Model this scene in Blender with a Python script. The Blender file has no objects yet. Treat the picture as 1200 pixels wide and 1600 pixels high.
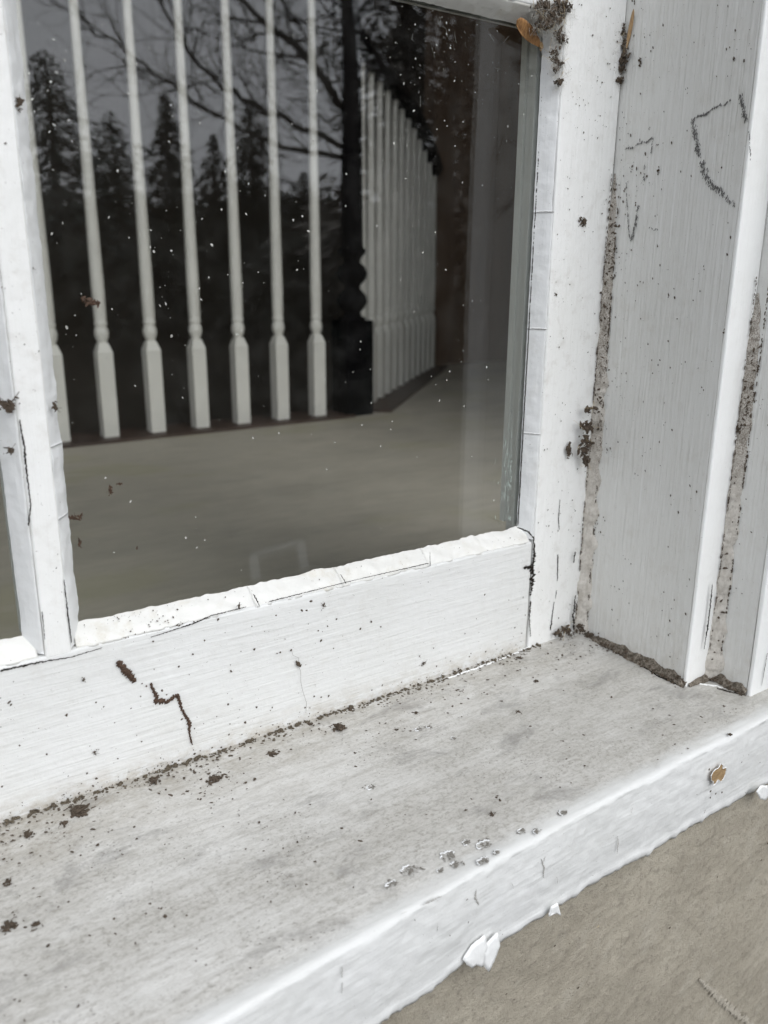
import bpy, bmesh, math, random
import numpy as np
from mathutils import Vector, Matrix, noise
rad = math.radians
SC = bpy.context.scene
COL = SC.collection
random.seed(7)

# ------------------------------------------------------------------ camera
# world: X along the window, Y into the house, Z up, metres; glass plane at Y = 0
YAW, PIT, ROL, FPX = rad(34.72), rad(16.07), rad(-0.40), 1300.0
CAM = Vector((0.0, -0.38763, 0.0))
_f = Vector((math.sin(YAW)*math.cos(PIT), math.cos(YAW)*math.cos(PIT), -math.sin(PIT)))
_r0 = Vector((math.cos(YAW), -math.sin(YAW), 0)); _d0 = _f.cross(_r0)
_r = _r0*math.cos(ROL) + _d0*math.sin(ROL)
_d = -_r0*math.sin(ROL) + _d0*math.cos(ROL)
cam_data = bpy.data.cameras.new('camera')
cam = bpy.data.objects.new('camera', cam_data); COL.objects.link(cam)
M = Matrix(((_r.x, -_d.x, -_f.x, CAM.x), (_r.y, -_d.y, -_f.y, CAM.y), (_r.z, -_d.z, -_f.z, CAM.z), (0, 0, 0, 1)))
cam.matrix_world = M
cam_data.sensor_width = 36.0
cam_data.lens = FPX/1600*36.0
cam_data.clip_start = 0.01; cam_data.clip_end = 500
cam_data.dof.use_dof = True
cam_data.dof.focus_distance = 0.47
cam_data.dof.aperture_fstop = 10.5
SC.camera = cam

# ------------------------------------------------------------------ light
SUN_EL, SUN_AZ = rad(36), rad(168)       # azimuth of the sun, clockwise from +Y
world = bpy.data.worlds.new('World'); SC.world = world; world.use_nodes = True
wn = world.node_tree; wn.nodes.clear()
wo = wn.nodes.new('ShaderNodeOutputWorld'); bg = wn.nodes.new('ShaderNodeBackground')
sky = wn.nodes.new('ShaderNodeTexSky'); sky.sky_type = 'NISHITA'; sky.sun_disc = False
sky.sun_elevation = SUN_EL; sky.sun_rotation = SUN_AZ
hs = wn.nodes.new('ShaderNodeHueSaturation'); hs.inputs['Saturation'].default_value = 0.16
cl = wn.nodes.new('ShaderNodeMixRGB'); cl.inputs[0].default_value = 0.85
cl.inputs[2].default_value = (14.7, 15.2, 16.3, 1)      # even overcast cloud
wn.links.new(sky.outputs[0], hs.inputs['Color']); wn.links.new(hs.outputs[0], cl.inputs[1])
wn.links.new(cl.outputs[0], bg.inputs[0]); bg.inputs[1].default_value = 0.115
wn.links.new(bg.outputs[0], wo.inputs[0])
sd = bpy.data.lights.new('sun', 'SUN'); sd.energy = 1.15; sd.angle = rad(40); sd.color = (1, .98, .95)
so = bpy.data.objects.new('sun', sd); COL.objects.link(so)
sdir = Vector((math.sin(SUN_AZ)*math.cos(SUN_EL), math.cos(SUN_AZ)*math.cos(SUN_EL), math.sin(SUN_EL)))
so.rotation_euler = sdir.to_track_quat('Z', 'Y').to_euler()
SC.view_settings.view_transform = 'Standard'; SC.view_settings.look = 'None'
SC.view_settings.gamma = 1; SC.view_settings.use_curve_mapping = False
SC.view_settings.exposure = 0.05
SC.render.engine = 'CYCLES'
SC.cycles.use_denoising = True
SC.cycles.max_bounces = 8; SC.cycles.diffuse_bounces = 4; SC.cycles.glossy_bounces = 3
SC.cycles.transparent_max_bounces = 24
SC.cycles.caustics_reflective = False; SC.cycles.caustics_refractive = False

# ------------------------------------------------------------------ helpers
def ray(u, v):
    return (_r*((u-600)/FPX) + _d*((v-800)/FPX) + _f)
def on(u, v, axis, val):
    d = ray(u, v); t = (val-CAM[axis])/d[axis]; return CAM + d*t
SILL_Z0, SILL_SL = -0.249, 0.05
def sill_z(y): return SILL_Z0 + SILL_SL*(y+0.011)
def on_sill(u, v):
    d = ray(u, v); n = Vector((0, -SILL_SL, 1)); c = SILL_Z0+SILL_SL*0.011
    return CAM + d*((c-n.dot(CAM))/n.dot(d))
FACE_Y = -0.011
def on_face(u, v): return on(u, v, 1, FACE_Y)
def on_glass(u, v): return on(u, v, 1, -0.0004)
JX = 0.434
def on_jamb(u, v): return on(u, v, 0, JX)
def n3(x, y, z, s=1.0): return noise.noise(Vector((x*s, y*s, z*s)))

def link_mesh(name, verts, faces, material, parent=None, smooth=False, mesh=None):
    if mesh is None:
        mesh = bpy.data.meshes.new(name); 
        loc = Vector((0, 0, 0))
        mesh.from_pydata([tuple(v) for v in verts], [], faces); mesh.update()
        if material: mesh.materials.append(material)
        if smooth: mesh.polygons.foreach_set('use_smooth', [True]*len(mesh.polygons))
    o = bpy.data.objects.new(name, mesh); COL.objects.link(o)
    if parent:
        o.parent = parent
        o.location = -parent.location       # meshes are written in world metres
    return o
def thing(name, label, cat, loc=(0, 0, 0), group=None):
    o = bpy.data.objects.new(name, None); COL.objects.link(o); o.location = loc
    o.empty_display_size = 0.02
    o['label'] = label; o['category'] = cat
    if group: o['group'] = group
    return o
def tag(o, label, cat, group=None):
    o['label'] = label; o['category'] = cat
    if group: o['group'] = group
    return o

def axis_coords(lo, hi, step, r):
    L = hi-lo; n = max(1, int(round(L/step)))
    c = [lo+L*i/n for i in range(n+1)]
    for e in (r*0.33, r*0.7, r):
        if L > 2.2*r: c += [lo+e, hi-e]
    return sorted(set(round(x, 6) for x in c))
def rounded_box(lo, hi, r=0.0012, step=(.02, .02, .02), amp=0.0002, nscale=60.0, warp=None, seed=0.0, stretch=(1, 1, 1)):
    ax = [axis_coords(lo[i], hi[i], step[i], r) for i in range(3)]
    verts, index, faces = [], {}, []
    def vid(i, j, k):
        key = (i, j, k)
        if key not in index:
            p = Vector((ax[0][i], ax[1][j], ax[2][k]))
            q = Vector([min(max(p[a], lo[a]+r), hi[a]-r) for a in range(3)])
            d = p-q
            nrm = d.normalized() if d.length > 1e-9 else Vector((0, 0, 0))
            if d.length > 1e-9: p = q + nrm*r
            if amp:
                a_ = noise.noise(Vector((p.x*nscale*stretch[0]+seed, p.y*nscale*stretch[1], p.z*nscale*stretch[2])))
                b_ = noise.noise(Vector((p.x*nscale*3.3*stretch[0]+seed, p.y*nscale*3.3*stretch[1]+9, p.z*nscale*3.3*stretch[2])))
                p = p + nrm*amp*(a_+0.45*b_)
            if warp: p = Vector(warp(p))
            index[key] = len(verts); verts.append(p)
        return index[key]
    n = [len(a)-1 for a in ax]
    for i in range(n[0]):
        for j in range(n[1]):
            faces.append((vid(i, j, 0), vid(i, j+1, 0), vid(i+1, j+1, 0), vid(i+1, j, 0)))
            faces.append((vid(i, j, n[2]), vid(i+1, j, n[2]), vid(i+1, j+1, n[2]), vid(i, j+1, n[2])))
    for i in range(n[0]):
        for k in range(n[2]):
            faces.append((vid(i, 0, k), vid(i+1, 0, k), vid(i+1, 0, k+1), vid(i, 0, k+1)))
            faces.append((vid(i, n[1], k), vid(i, n[1], k+1), vid(i+1, n[1], k+1), vid(i+1, n[1], k)))
    for j in range(n[1]):
        for k in range(n[2]):
            faces.append((vid(0, j, k), vid(0, j, k+1), vid(0, j+1, k+1), vid(0, j+1, k)))
            faces.append((vid(n[0], j, k), vid(n[0], j+1, k), vid(n[0], j+1, k+1), vid(n[0], j, k+1)))
    return verts, faces
def board(name, lo, hi, material, parent=None, **kw):
    v, f = rounded_box(lo, hi, **kw)
    return link_mesh(name, v, f, material, parent, smooth=True)

def ribbon(points, width, normal, height=0.0001, jag=0.55, seg=0.0006, seed=0):
    """an irregular raised or sunk strip along points; width: number or list"""
    rng = random.Random(seed)
    pts = []; ws = []
    if not isinstance(width, (list, tuple)): width = [width]*len(points)
    for i in range(len(points)-1):
        a, b = Vector(points[i]), Vector(points[i+1]); n = max(1, int((b-a).length/seg))
        for k in range(n):
            t = k/n; pts.append(a.lerp(b, t)); ws.append(width[i]*(1-t)+width[i+1]*t)
    pts.append(Vector(points[-1])); ws.append(width[-1])
    nrm = Vector(normal).normalized(); V = []; F = []
    for i, p in enumerate(pts):
        t = (pts[min(i+1, len(pts)-1)]-pts[max(i-1, 0)])
        s = nrm.cross(t).normalized()
        w = ws[i]; off = s*w*jag*rng.uniform(-1, 1)*0.6
        e = 0.12 if i in (0, len(pts)-1) else 1
        wl = w*0.5*e*(1+rng.uniform(-jag, jag)); wr = w*0.5*e*(1+rng.uniform(-jag, jag))
        V += [p+off-s*wl, p+off+nrm*height*rng.uniform(.6, 1.2), p+off+s*wr]
        if i:
            a = 3*(i-1); b = 3*i
            F += [(a, b, b+1, a+1), (a+1, b+1, b+2, a+2)]
    return V, F
def join(parts):
    V, F = [], []
    for v, f in parts:
        o = len(V); V += list(v); F += [tuple(i+o for i in q) for q in f]
    return V, F
ICO = None
def ico(sub=1):
    global ICO
    if ICO is None: ICO = {}
    if sub not in ICO:
        bm = bmesh.new(); bmesh.ops.create_icosphere(bm, subdivisions=sub, radius=1)
        ICO[sub] = ([v.co.copy() for v in bm.verts], [tuple(v.index for v in f.verts) for f in bm.faces]); bm.free()
    return ICO[sub]
def blob(p, size, normal, rng, flat=0.5, sub=1, rough=0.5, elong=1.0, direction=None):
    V, F = ico(sub); nrm = Vector(normal).normalized()
    d = Vector(direction) if direction is not None else Vector((rng.uniform(-1, 1), rng.uniform(-1, 1), rng.uniform(-1, 1)))
    a = (d-nrm*d.dot(nrm)).normalized(); b = nrm.cross(a); s = rng.uniform(0, 99)
    out = []
    for v in V:
        k = 1+rough*noise.noise(v*1.7+Vector((s, s, 0)))*1.6
        out.append(Vector(p)+(a*v.x*elong+b*v.y+nrm*(v.z*flat+flat*0.4))*size*k)
    return out, F
def speck(p, size, normal, rng, direction=None, elong=1.0, h=0.4):
    """a low irregular fleck: 5-sided, slightly domed"""
    nrm = Vector(normal).normalized()
    d = Vector(direction) if direction is not None else Vector((rng.uniform(-1, 1), rng.uniform(-1, 1), rng.uniform(-1, 1)))
    a = (d-nrm*d.dot(nrm)).normalized(); b = nrm.cross(a); n = rng.choice((5, 6, 7))
    V = [Vector(p)+nrm*size*h]
    for i in range(n):
        t = 6.283*i/n; r = size*rng.uniform(.55, 1.3)
        V.append(Vector(p)+a*math.cos(t)*r*elong+b*math.sin(t)*r)
    return V, [(0, 1+i, 1+(i+1) % n) for i in range(n)]
def tube(points, r, sides=6, rfun=None):
    V, F = [], []; pts = [Vector(p) for p in points]
    for i, p in enumerate(pts):
        t = (pts[min(i+1, len(pts)-1)]-pts[max(i-1, 0)]).normalized()
        u = t.cross(Vector((0.13, 0.37, 0.92))); u.normalize(); w = t.cross(u)
        rr = rfun(i/(len(pts)-1)) if rfun else r
        for k in range(sides):
            a = 6.2832*k/sides; V.append(p+(u*math.cos(a)+w*math.sin(a))*rr)
        if i:
            for k in range(sides):
                a = (i-1)*sides; b = i*sides; k2 = (k+1) % sides
                F.append((a+k, a+k2, b+k2, b+k))
    F.append(tuple(range(sides))[::-1]); F.append(tuple(range((len(pts)-1)*sides, len(pts)*sides)))
    return V, F
def box(lo, hi):
    x0, y0, z0 = lo; x1, y1, z1 = hi
    V = [Vector(p) for p in ((x0, y0, z0), (x1, y0, z0), (x1, y1, z0), (x0, y1, z0), (x0, y0, z1), (x1, y0, z1), (x1, y1, z1), (x0, y1, z1))]
    return V, [(0, 3, 2, 1), (4, 5, 6, 7), (0, 1, 5, 4), (1, 2, 6, 5), (2, 3, 7, 6), (3, 0, 4, 7)]

# ------------------------------------------------------------------ materials
class NT:
    def __init__(s, name):
        s.m = bpy.data.materials.new(name); s.m.use_nodes = True; s.t = s.m.node_tree
        s.b = s.t.nodes['Principled BSDF']; s.out = s.t.nodes['Material Output']
        s.pos = s.t.nodes.new('ShaderNodeNewGeometry').outputs['Position']
    def new(s, t): return s.t.nodes.new(t)
    def ln(s, a, b): s.t.links.new(a, b)
    def noise(s, scale, detail=3, stretch=(1, 1, 1), rough=.55, off=(0, 0, 0), dist=0.0, vec=None):
        mp = s.new('ShaderNodeMapping'); s.ln(vec or s.pos, mp.inputs[0])
        mp.inputs['Scale'].default_value = stretch; mp.inputs['Location'].default_value = off
        n = s.new('ShaderNodeTexNoise'); n.inputs['Scale'].default_value = scale
        n.inputs['Detail'].default_value = detail; n.inputs['Roughness'].default_value = rough
        n.inputs['Distortion'].default_value = dist
        s.ln(mp.outputs[0], n.inputs['Vector']); return n.outputs[0]
    def rng(s, v, a, b, c=0.0, d=1.0):
        r = s.new('ShaderNodeMapRange'); s.ln(v, r.inputs[0])
        for i, x in enumerate((a, b, c, d)): r.inputs[i+1].default_value = x
        return r.outputs[0]
    def math(s, op, a, b=None):
        n = s.new('ShaderNodeMath'); n.operation = op
        for i, x in enumerate((a, b)):
            if x is None: continue
            if isinstance(x, (int, float)): n.inputs[i].default_value = x
            else: s.ln(x, n.inputs[i])
        return n.outputs[0]
    def xyz(s):
        n = s.new('ShaderNodeSeparateXYZ'); s.ln(s.pos, n.inputs[0]); return n.outputs
    def mix(s, fac, a, b):
        n = s.new('ShaderNodeMixRGB')
        for i, x in zip((0, 1, 2), (fac, a, b)):
            if isinstance(x, (int, float)): n.inputs[i].default_value = x
            elif isinstance(x, tuple): n.inputs[i].default_value = (*x[:3], 1)
            else: s.ln(x, n.inputs[i])
        return n.outputs[0]
    def bump(s, h, strength, dist, prev=None):
        n = s.new('ShaderNodeBump'); n.inputs['Strength'].default_value = strength; n.inputs['Distance'].default_value = dist
        s.ln(h, n.inputs['Height'])
        if prev: s.ln(prev, n.inputs['Normal'])
        return n.outputs[0]
    def done(s, col=None, rough=None, nrm=None, spec=None):
        if col is not None:
            if isinstance(col, tuple): s.b.inputs['Base Color'].default_value = (*col, 1)
            else: s.ln(col, s.b.inputs['Base Color'])
        if rough is not None:
            if isinstance(rough, float): s.b.inputs['Roughness'].default_value = rough
            else: s.ln(rough, s.b.inputs['Roughness'])
        if nrm is not None: s.ln(nrm, s.b.inputs['Normal'])
        if spec is not None: s.b.inputs['Specular IOR Level'].default_value = spec
        return s.m

def paint(name, grain, base=(.73, .735, .72), dirty=(.50, .47, .42), dirt=0.35, brush=0.5, speck_amt=1.0, extra=None, rough=.42):
    """old brushed oil paint; grain = axis along which the brush ran"""
    m = NT(name)
    st = [1, 1, 1]; st[grain] = 0.035
    brush1 = m.noise(1100, 3, tuple(st), .6)
    st2 = [1, 1, 1]; st2[grain] = 0.06
    brush2 = m.noise(420, 2, tuple(st2), .5, off=(3, 1, 2))
    lump = m.noise(150, 3, (1, 1, 1), .5, off=(5, 5, 5))
    fine = m.noise(2600, 2, (1, 1, 1), .5)
    big = m.noise(14, 4, (1, 1, 1), .6)
    mid = m.noise(95, 5, (1, 1, 1), .65, off=(1, 7, 3))
    c = m.mix(m.rng(big, .35, .7), base, tuple(b*k for b, k in zip(base, (.955, .955, .945))))
    dm = m.math('MULTIPLY', m.rng(mid, .52, .78), m.rng(big, .38, .62, .25, 1))
    c = m.mix(m.math('MULTIPLY', dm, dirt), c, dirty)
    c = m.mix(m.math('MULTIPLY', m.rng(brush1, .55, .75), .10*brush), c, dirty)
    sp = m.rng(m.noise(850, 2, (1, 1, 1), .5, off=(2, 2, 9)), .735, .765)
    c = m.mix(m.math('MULTIPLY', sp, .75*speck_amt), c, (.16, .13, .11))
    sp2 = m.math('MULTIPLY', m.rng(m.noise(1900, 2, (1, 1, 1), .5, off=(7, 2, 4)), .71, .75), m.rng(big, .45, .6))
    c = m.mix(m.math('MULTIPLY', sp2, .5*speck_amt), c, (.25, .21, .18))
    if extra: c = extra(m, c)
    n = m.bump(brush2, brush*.6, .0006)
    n = m.bump(brush1, brush*.6, .00022, n)
    n = m.bump(lump, .5, .0009, n)
    n = m.bump(fine, .12, .0001, n)
    rg = m.rng(mid, .3, .7, rough-.06, rough+.14)
    return m.done(c, rg, n, .4)

def rail_extra(m, c):      # grime creeping up from the sill joint
    z = m.xyz()[2]
    lo = m.rng(z, -.249, -.229, 1, 0)
    k = m.math('MULTIPLY', m.math('POWER', lo, 2.2), m.rng(m.noise(230, 4, (.6, 1, 1), .7), .38, .66))
    c = m.mix(m.math('MULTIPLY', k, .85), c, (.42, .37, .29))
    return c
def sill_extra(m, c):
    x, y, z = m.xyz()
    # weathered grey film on the flat, kept off the worn front edge
    d_ = m.math('SUBTRACT', y, m.rng(x, .083, .30, -.1615, -.1508))
    wob = m.math('MULTIPLY', m.math('SUBTRACT', m.noise(90, 5, (.5, 1, 1), .7, off=(2, 2, 2)), .5), .014)
    film = m.rng(m.math('ADD', d_, wob), .003, .0105)
    streak = m.noise(330, 5, (.13, 1, 1), .72, off=(3, 3, 3))
    cloud = m.noise(26, 7, (.45, 1, 1), .72, off=(8, 1, 1))
    fine_ = m.noise(520, 4, (.7, 1, 1), .75, off=(5, 2, 1))
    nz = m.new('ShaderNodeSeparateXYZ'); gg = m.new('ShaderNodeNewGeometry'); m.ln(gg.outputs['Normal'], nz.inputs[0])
    c = m.mix(m.rng(nz.outputs[2], .35, .95, 0, .75), c, (.50, .50, .48))  # upward faces darkened in the colour to hold down their highlight
    grey = m.mix(m.rng(cloud, .38, .60), (.62, .61, .58), (.475, .46, .425))
    rt = m.math('MULTIPLY', m.rng(x, .20, .36), m.rng(y, -.03, -.07))
    grey = m.mix(m.math('MULTIPLY', rt, .28), grey, (.36, .345, .31))
    grey = m.mix(m.math('MULTIPLY', m.rng(streak, .48, .68), .55), grey, (.33, .315, .28))
    grey = m.mix(m.math('MULTIPLY', m.rng(fine_, .49, .62), m.rng(cloud, .42, .58, .15, .65)), grey, (.25, .235, .20))
    wear = m.math('MULTIPLY', m.rng(m.noise(75, 5, (.8, 1, 1), .7, off=(12, 1, 1)), .60, .70), .5)
    grey = m.mix(wear, grey, (.62, .615, .585))
    c = m.mix(m.math('MULTIPLY', film, .95), c, grey)
    near = m.math('POWER', m.rng(y, -.075, -.010), 1.35)
    left = m.rng(x, .36, .02, .45, 1)
    d = m.math('MULTIPLY', near, m.rng(m.noise(120, 5, (.5, 1, 1), .7, off=(1, 5, 5)), .36, .68))
    c = m.mix(m.math('MULTIPLY', m.math('MULTIPLY', d, left), .9), c, (.27, .235, .18))
    spk = m.math('MULTIPLY', m.rng(m.noise(640, 3, (.8, 1, 1), .6, off=(4, 1, 6)), .60, .68), m.rng(m.noise(30, 4, (.8, 1, 1), .6, off=(3, 1, 6)), .44, .62))
    c = m.mix(m.math('MULTIPLY', m.math('MULTIPLY', spk, film), .7), c, (.12, .105, .085))
    sm = m.math('MULTIPLY', m.rng(m.noise(46, 6, (.6, 1.2, 1), .75, off=(4, 9, 1), dist=.5), .54, .68), film)
    c = m.mix(m.math('MULTIPLY', sm, .62), c, (.23, .22, .205))
    gr = m.math('MULTIPLY', m.rng(m.noise(1500, 3, (.4, 1, 1), .6, off=(9, 9, 1)), .56, .70), film)
    c = m.mix(m.math('MULTIPLY', gr, .42), c, (.22, .2, .17))
    return c
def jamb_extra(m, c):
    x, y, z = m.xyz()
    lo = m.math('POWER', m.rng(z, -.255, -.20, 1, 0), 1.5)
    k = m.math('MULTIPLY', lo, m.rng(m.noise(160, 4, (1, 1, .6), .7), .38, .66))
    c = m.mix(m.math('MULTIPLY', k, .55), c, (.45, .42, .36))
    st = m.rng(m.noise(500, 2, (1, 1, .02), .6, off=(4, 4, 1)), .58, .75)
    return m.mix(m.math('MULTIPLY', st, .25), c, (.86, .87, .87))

M_rail = paint('white_paint_along', 0, extra=rail_extra, brush=1.2)
M_stile = paint('white_paint_upright', 2, base=(.85, .852, .832), brush=1.1, dirt=.55)
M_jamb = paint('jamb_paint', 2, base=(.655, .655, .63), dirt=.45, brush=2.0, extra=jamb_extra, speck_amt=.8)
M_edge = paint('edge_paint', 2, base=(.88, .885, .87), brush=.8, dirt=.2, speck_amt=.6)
M_sill = paint('sill_paint', 0, base=(.76, .765, .75), extra=sill_extra, brush=.7, dirt=.15, speck_amt=.7)
M_putty = paint('putty_paint', 0, base=(.76, .755, .72), dirty=(.50, .45, .33), dirt=.75, brush=.25, speck_amt=1.3)
M_putty_v = paint('putty_paint_upright', 2, base=(.78, .79, .785), dirty=(.5, .48, .42), dirt=.4, brush=.5)
M_inner = paint('inner_paint', 2, base=(.66, .665, .63), dirt=.2, brush=.3, speck_amt=.2)

def simple(name, col, rough=.6, col2=None, scale=60, bump=0.0, bdist=.001, stretch=(1, 1, 1), spec=.4):
    m = NT(name)
    n = m.noise(scale, 4, stretch, .6)
    c = m.mix(m.rng(n, .35, .68), col, col2 or tuple(x*.7 for x in col))
    nr = m.bump(m.noise(scale*2.2, 4, stretch, .6, off=(4, 4, 4)), bump, bdist) if bump else None
    return m.done(c, rough, nr, spec)
M_crack = simple('open_crack', (.012, .011, .010), .95, (.035, .028, .022), 900, spec=.05)
M_dirt = simple('dirt', (.062, .050, .038), .95, (.13, .10, .075), 1500, .8, .0004, spec=.1)
M_grime = simple('grime', (.16, .135, .10), .95, (.05, .04, .03), 1300, .8, .0004, spec=.1)
M_web = simple('cobweb', (.62, .60, .55), .8, (.4, .38, .34), 500, spec=.1)
M_speckw = simple('white_speck', (.60, .60, .56), .5, (.3, .3, .27), 500)
M_straw = simple('straw', (.45, .34, .17), .6, (.6, .5, .3), 500)
M_graphite = simple('graphite', (.085, .083, .08), .7, (.16, .155, .15), 900)
M_dustg = simple('grey_dust', (.24, .225, .20), .9, (.13, .12, .10), 900)
M_tan = simple('bare_wood', (.42, .29, .15), .75, (.22, .14, .07), 700, .6, .0006, stretch=(.3, 1, 1))
M_greyflake = simple('grey_flake', (.52, .51, .48), .8, (.27, .255, .23), 650, .8, .0006)
M_algae = simple('old_green_paint', (.42, .52, .47), .7, (.55, .6, .55), 500)

def caulk_mat():
    m = NT('old_caulk')
    a = m.noise(260, 5, (1, 1, .45), .7); b = m.noise(1300, 4, (1, 1, 1), .7, off=(3, 3, 3)); g = m.noise(32, 3, (1, 1, 1), .5, off=(1, 8, 4))
    z = m.xyz()[2]
    c = m.mix(m.rng(a, .35, .65), (.66, .63, .575), (.50, .465, .41))
    dk = m.math('MULTIPLY', m.rng(b, .40, .62), m.rng(m.math('ADD', g, m.rng(z, -.19, -.05, -.16, .08)), .40, .62))
    dk = m.math('MAXIMUM', dk, m.math('MULTIPLY', m.rng(m.noise(420, 5, (1, 1, .7), .75, off=(6, 1, 2)), .52, .62), m.rng(z, -.16, -.02, .25, .95)))
    c = m.mix(m.math('MULTIPLY', dk, .85), c, (.12, .095, .07))
    n = m.bump(b, .9, .0007); n = m.bump(a, .6, .001, n)
    return m.done(c, .9, n, .15)
M_caulk = caulk_mat()
def caulk_dark():
    m = NT('dirty_caulk')
    a = m.noise(300, 5, (1, 1, 1), .7); b = m.noise(1500, 4, (1, 1, 1), .7, off=(3, 3, 3))
    c = m.mix(m.rng(a, .35, .62), (.33, .29, .24), (.10, .085, .065))
    c = m.mix(m.rng(b, .5, .62), c, (.05, .04, .03))
    n = m.bump(b, .9, .0008)
    return m.done(c, .9, n, .1)
M_caulkd = caulk_dark()

def stucco():
    m = NT('beige_masonry_paint')
    a = m.noise(18, 5, (1, 1, 1), .6); b = m.noise(190, 5, (1, 1, 1), .65, off=(3, 1, 1)); c3 = m.noise(900, 3, (1, 1, 1), .6)
    c = m.mix(m.rng(a, .3, .7), (.425, .387, .312), (.325, .292, .232))
    c = m.mix(m.math('MULTIPLY', m.rng(b, .52, .70), .55), c, (.19, .17, .14))
    c = m.mix(m.math('MULTIPLY', m.rng(m.noise(60, 4, (1, 1, 1), .6, off=(9, 2, 2)), .54, .70), .5), c, (.45, .415, .345))
    c = m.mix(m.math('MULTIPLY', m.rng(m.noise(420, 4, (1, 1, 1), .7, off=(5, 2, 2)), .56, .66), .45), c, (.17, .152, .12))
    c = m.mix(m.math('MULTIPLY', m.rng(m.noise(700, 2, (1, 1, 1), .5, off=(1, 2, 9)), .72, .76), .7), c, (.08, .07, .06))
    n = m.bump(b, .7, .0011); n = m.bump(c3, .9, .0007, n); n = m.bump(m.noise(2200, 2, (1, 1, 1), .5), .6, .0003, n); n = m.bump(a, .3, .003, n)
    return m.done(c, .62, n, .35)
M_stucco = stucco()

def glass():
    m = NT('window_glass'); t = m.t; t.nodes.remove(m.b)
    lw = m.new('ShaderNodeLayerWeight'); lw.inputs[0].default_value = .5
    p = m.math('POWER', lw.outputs['Facing'], 5.0)
    fr = m.math('ADD', m.math('MULTIPLY', p, .95), .050)
    gl = m.new('ShaderNodeBsdfGlossy'); gl.inputs['Roughness'].default_value = 0.0
    gl.inputs['Color'].default_value = (1, 1, 1, 1)
    w = m.noise(9, 2, (1, 1, .5), .5); nb = m.bump(w, .25, .0012); m.ln(nb, gl.inputs['Normal'])
    tr = m.new('ShaderNodeBsdfTransparent'); tr.inputs['Color'].default_value = (.955, .965, .955, 1)
    mx = m.new('ShaderNodeMixShader'); m.ln(fr, mx.inputs[0]); m.ln(tr.outputs[0], mx.inputs[1]); m.ln(gl.outputs[0], mx.inputs[2])
    # thin film of dust
    df = m.new('ShaderNodeBsdfDiffuse'); df.inputs['Color'].default_value = (.6, .6, .57, 1)
    mx2 = m.new('ShaderNodeMixShader')
    d = m.rng(m.noise(55, 6, (1, 1, 1), .7, off=(3, 8, 1)), .46, .8, .0004, .016)
    m.ln(d, mx2.inputs[0]); m.ln(mx.outputs[0], mx2.inputs[1]); m.ln(df.outputs[0], mx2.inputs[2])
    m.ln(mx2.outputs[0], m.out.inputs[0]); return m.m
M_glass = glass()

# ================================================================== SASH
sash = thing('window_sash', 'white painted wooden window sash with small glass panes and cracked glazing putty', 'window', (0, 0, -0.25))
P0, P1 = .0905, .3765           # sight lines of the corner pane
Z0, Z1 = -.163, .1335
PW = P1-P0; MW = .026; PH = Z1-Z0
cols = [(P0-2*(PW+MW), P1-2*(PW+MW)), (P0-PW-MW, P1-PW-MW), (P0, P1)]
rows = [(Z0, Z1), (Z1+MW, Z1+MW+PH), (Z1+2*MW+PH, Z1+2*MW+2*PH)]
XL = cols[0][0]; ZT = rows[2][1]
B = .0070                        # width of a putty bevel
IN = .018                        # depth of the wood inside the glass
def profile_board(name, lo, hi, mat_, **kw):
    return board(name, lo, hi, mat_, sash, **kw)
# outside wood (in front of the glass plane)
profile_board('bottom_rail', (XL-.058, FACE_Y, -.2515), (P1+.0052, IN, Z0-.0085), M_rail, r=.0016, step=(.004, .012, .006), amp=.0004, nscale=45, stretch=(.4, 1, 1))
profile_board('stile', (P1+.0065, FACE_Y-.0002, -.2512), (.4335, IN, ZT+.055), M_stile, r=.0014, step=(.006, .012, .005), amp=.0004, nscale=45, stretch=(1, 1, .35))
profile_board('stile', (XL-.057, FACE_Y-.0002, -.2512), (XL-.0065, IN, ZT+.055), M_stile, r=.0014, step=(.02, .012, .02), amp=.0002)
profile_board('top_rail', (XL-.0060, FACE_Y, ZT+.007), (P1+.0060, IN, ZT+.054), M_rail, r=.0014, step=(.02, .012, .02), amp=.0002)
for ci in (0, 1):
    a = cols[ci][1]; b = cols[ci+1][0]
    near = ci == 1
    profile_board('muntin', (a+B, FACE_Y, Z0-.010), (b-B, -.0002, ZT+.004), M_stile, r=.0012, step=(.004, .006, .004 if near else .03), amp=.00035 if near else .0002, nscale=60, stretch=(1, 1, .3), seed=3)
for zi in (0, 1):
    a = rows[zi][1]; b = rows[zi+1][0]
    for ci, (x0, x1) in enumerate(cols):
        near = ci == 2 and zi == 0
        profile_board('muntin', (x0-B+.0003, FACE_Y+.0001, a+B), (x1+B-.0003, -.0002, b-B), M_rail, r=.0012, step=(.005 if near else .04, .006, .004), amp=.0003, nscale=60, stretch=(.3, 1, 1), seed=5)
# inside half of the wood, moulded in steps towards the room
def inner(name, lo, hi, axis):
    parts = []
    steps = [(0.0036, .006, 0.0), (.006, .011, .0016), (.011, .0135, .0032), (.0135, IN, .0052)]
    for y0, y1, inset in steps:
        l = list(lo); h = list(hi); l[1] = y0; h[1] = y1-.0001
        l[axis] += inset; h[axis] -= inset
        parts.append(box(l, h))
    v, f = join(parts); return link_mesh(name, v, f, M_inner, sash)
for ci in (0, 1):
    inner('inner_moulding', (cols[ci][1], 0, Z0), (cols[ci+1][0], 0, ZT), 0)
inner('inner_moulding', (P1, 0, Z0), (P1+.0063, 0, ZT), 0)
inner('inner_moulding', (XL-.0063, 0, Z0), (XL, 0, ZT), 0)
for zi in (0, 1):
    for x0, x1 in cols: inner('inner_moulding', (x0, 0, rows[zi][1]), (x1, 0, rows[zi+1][0]), 2)

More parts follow.
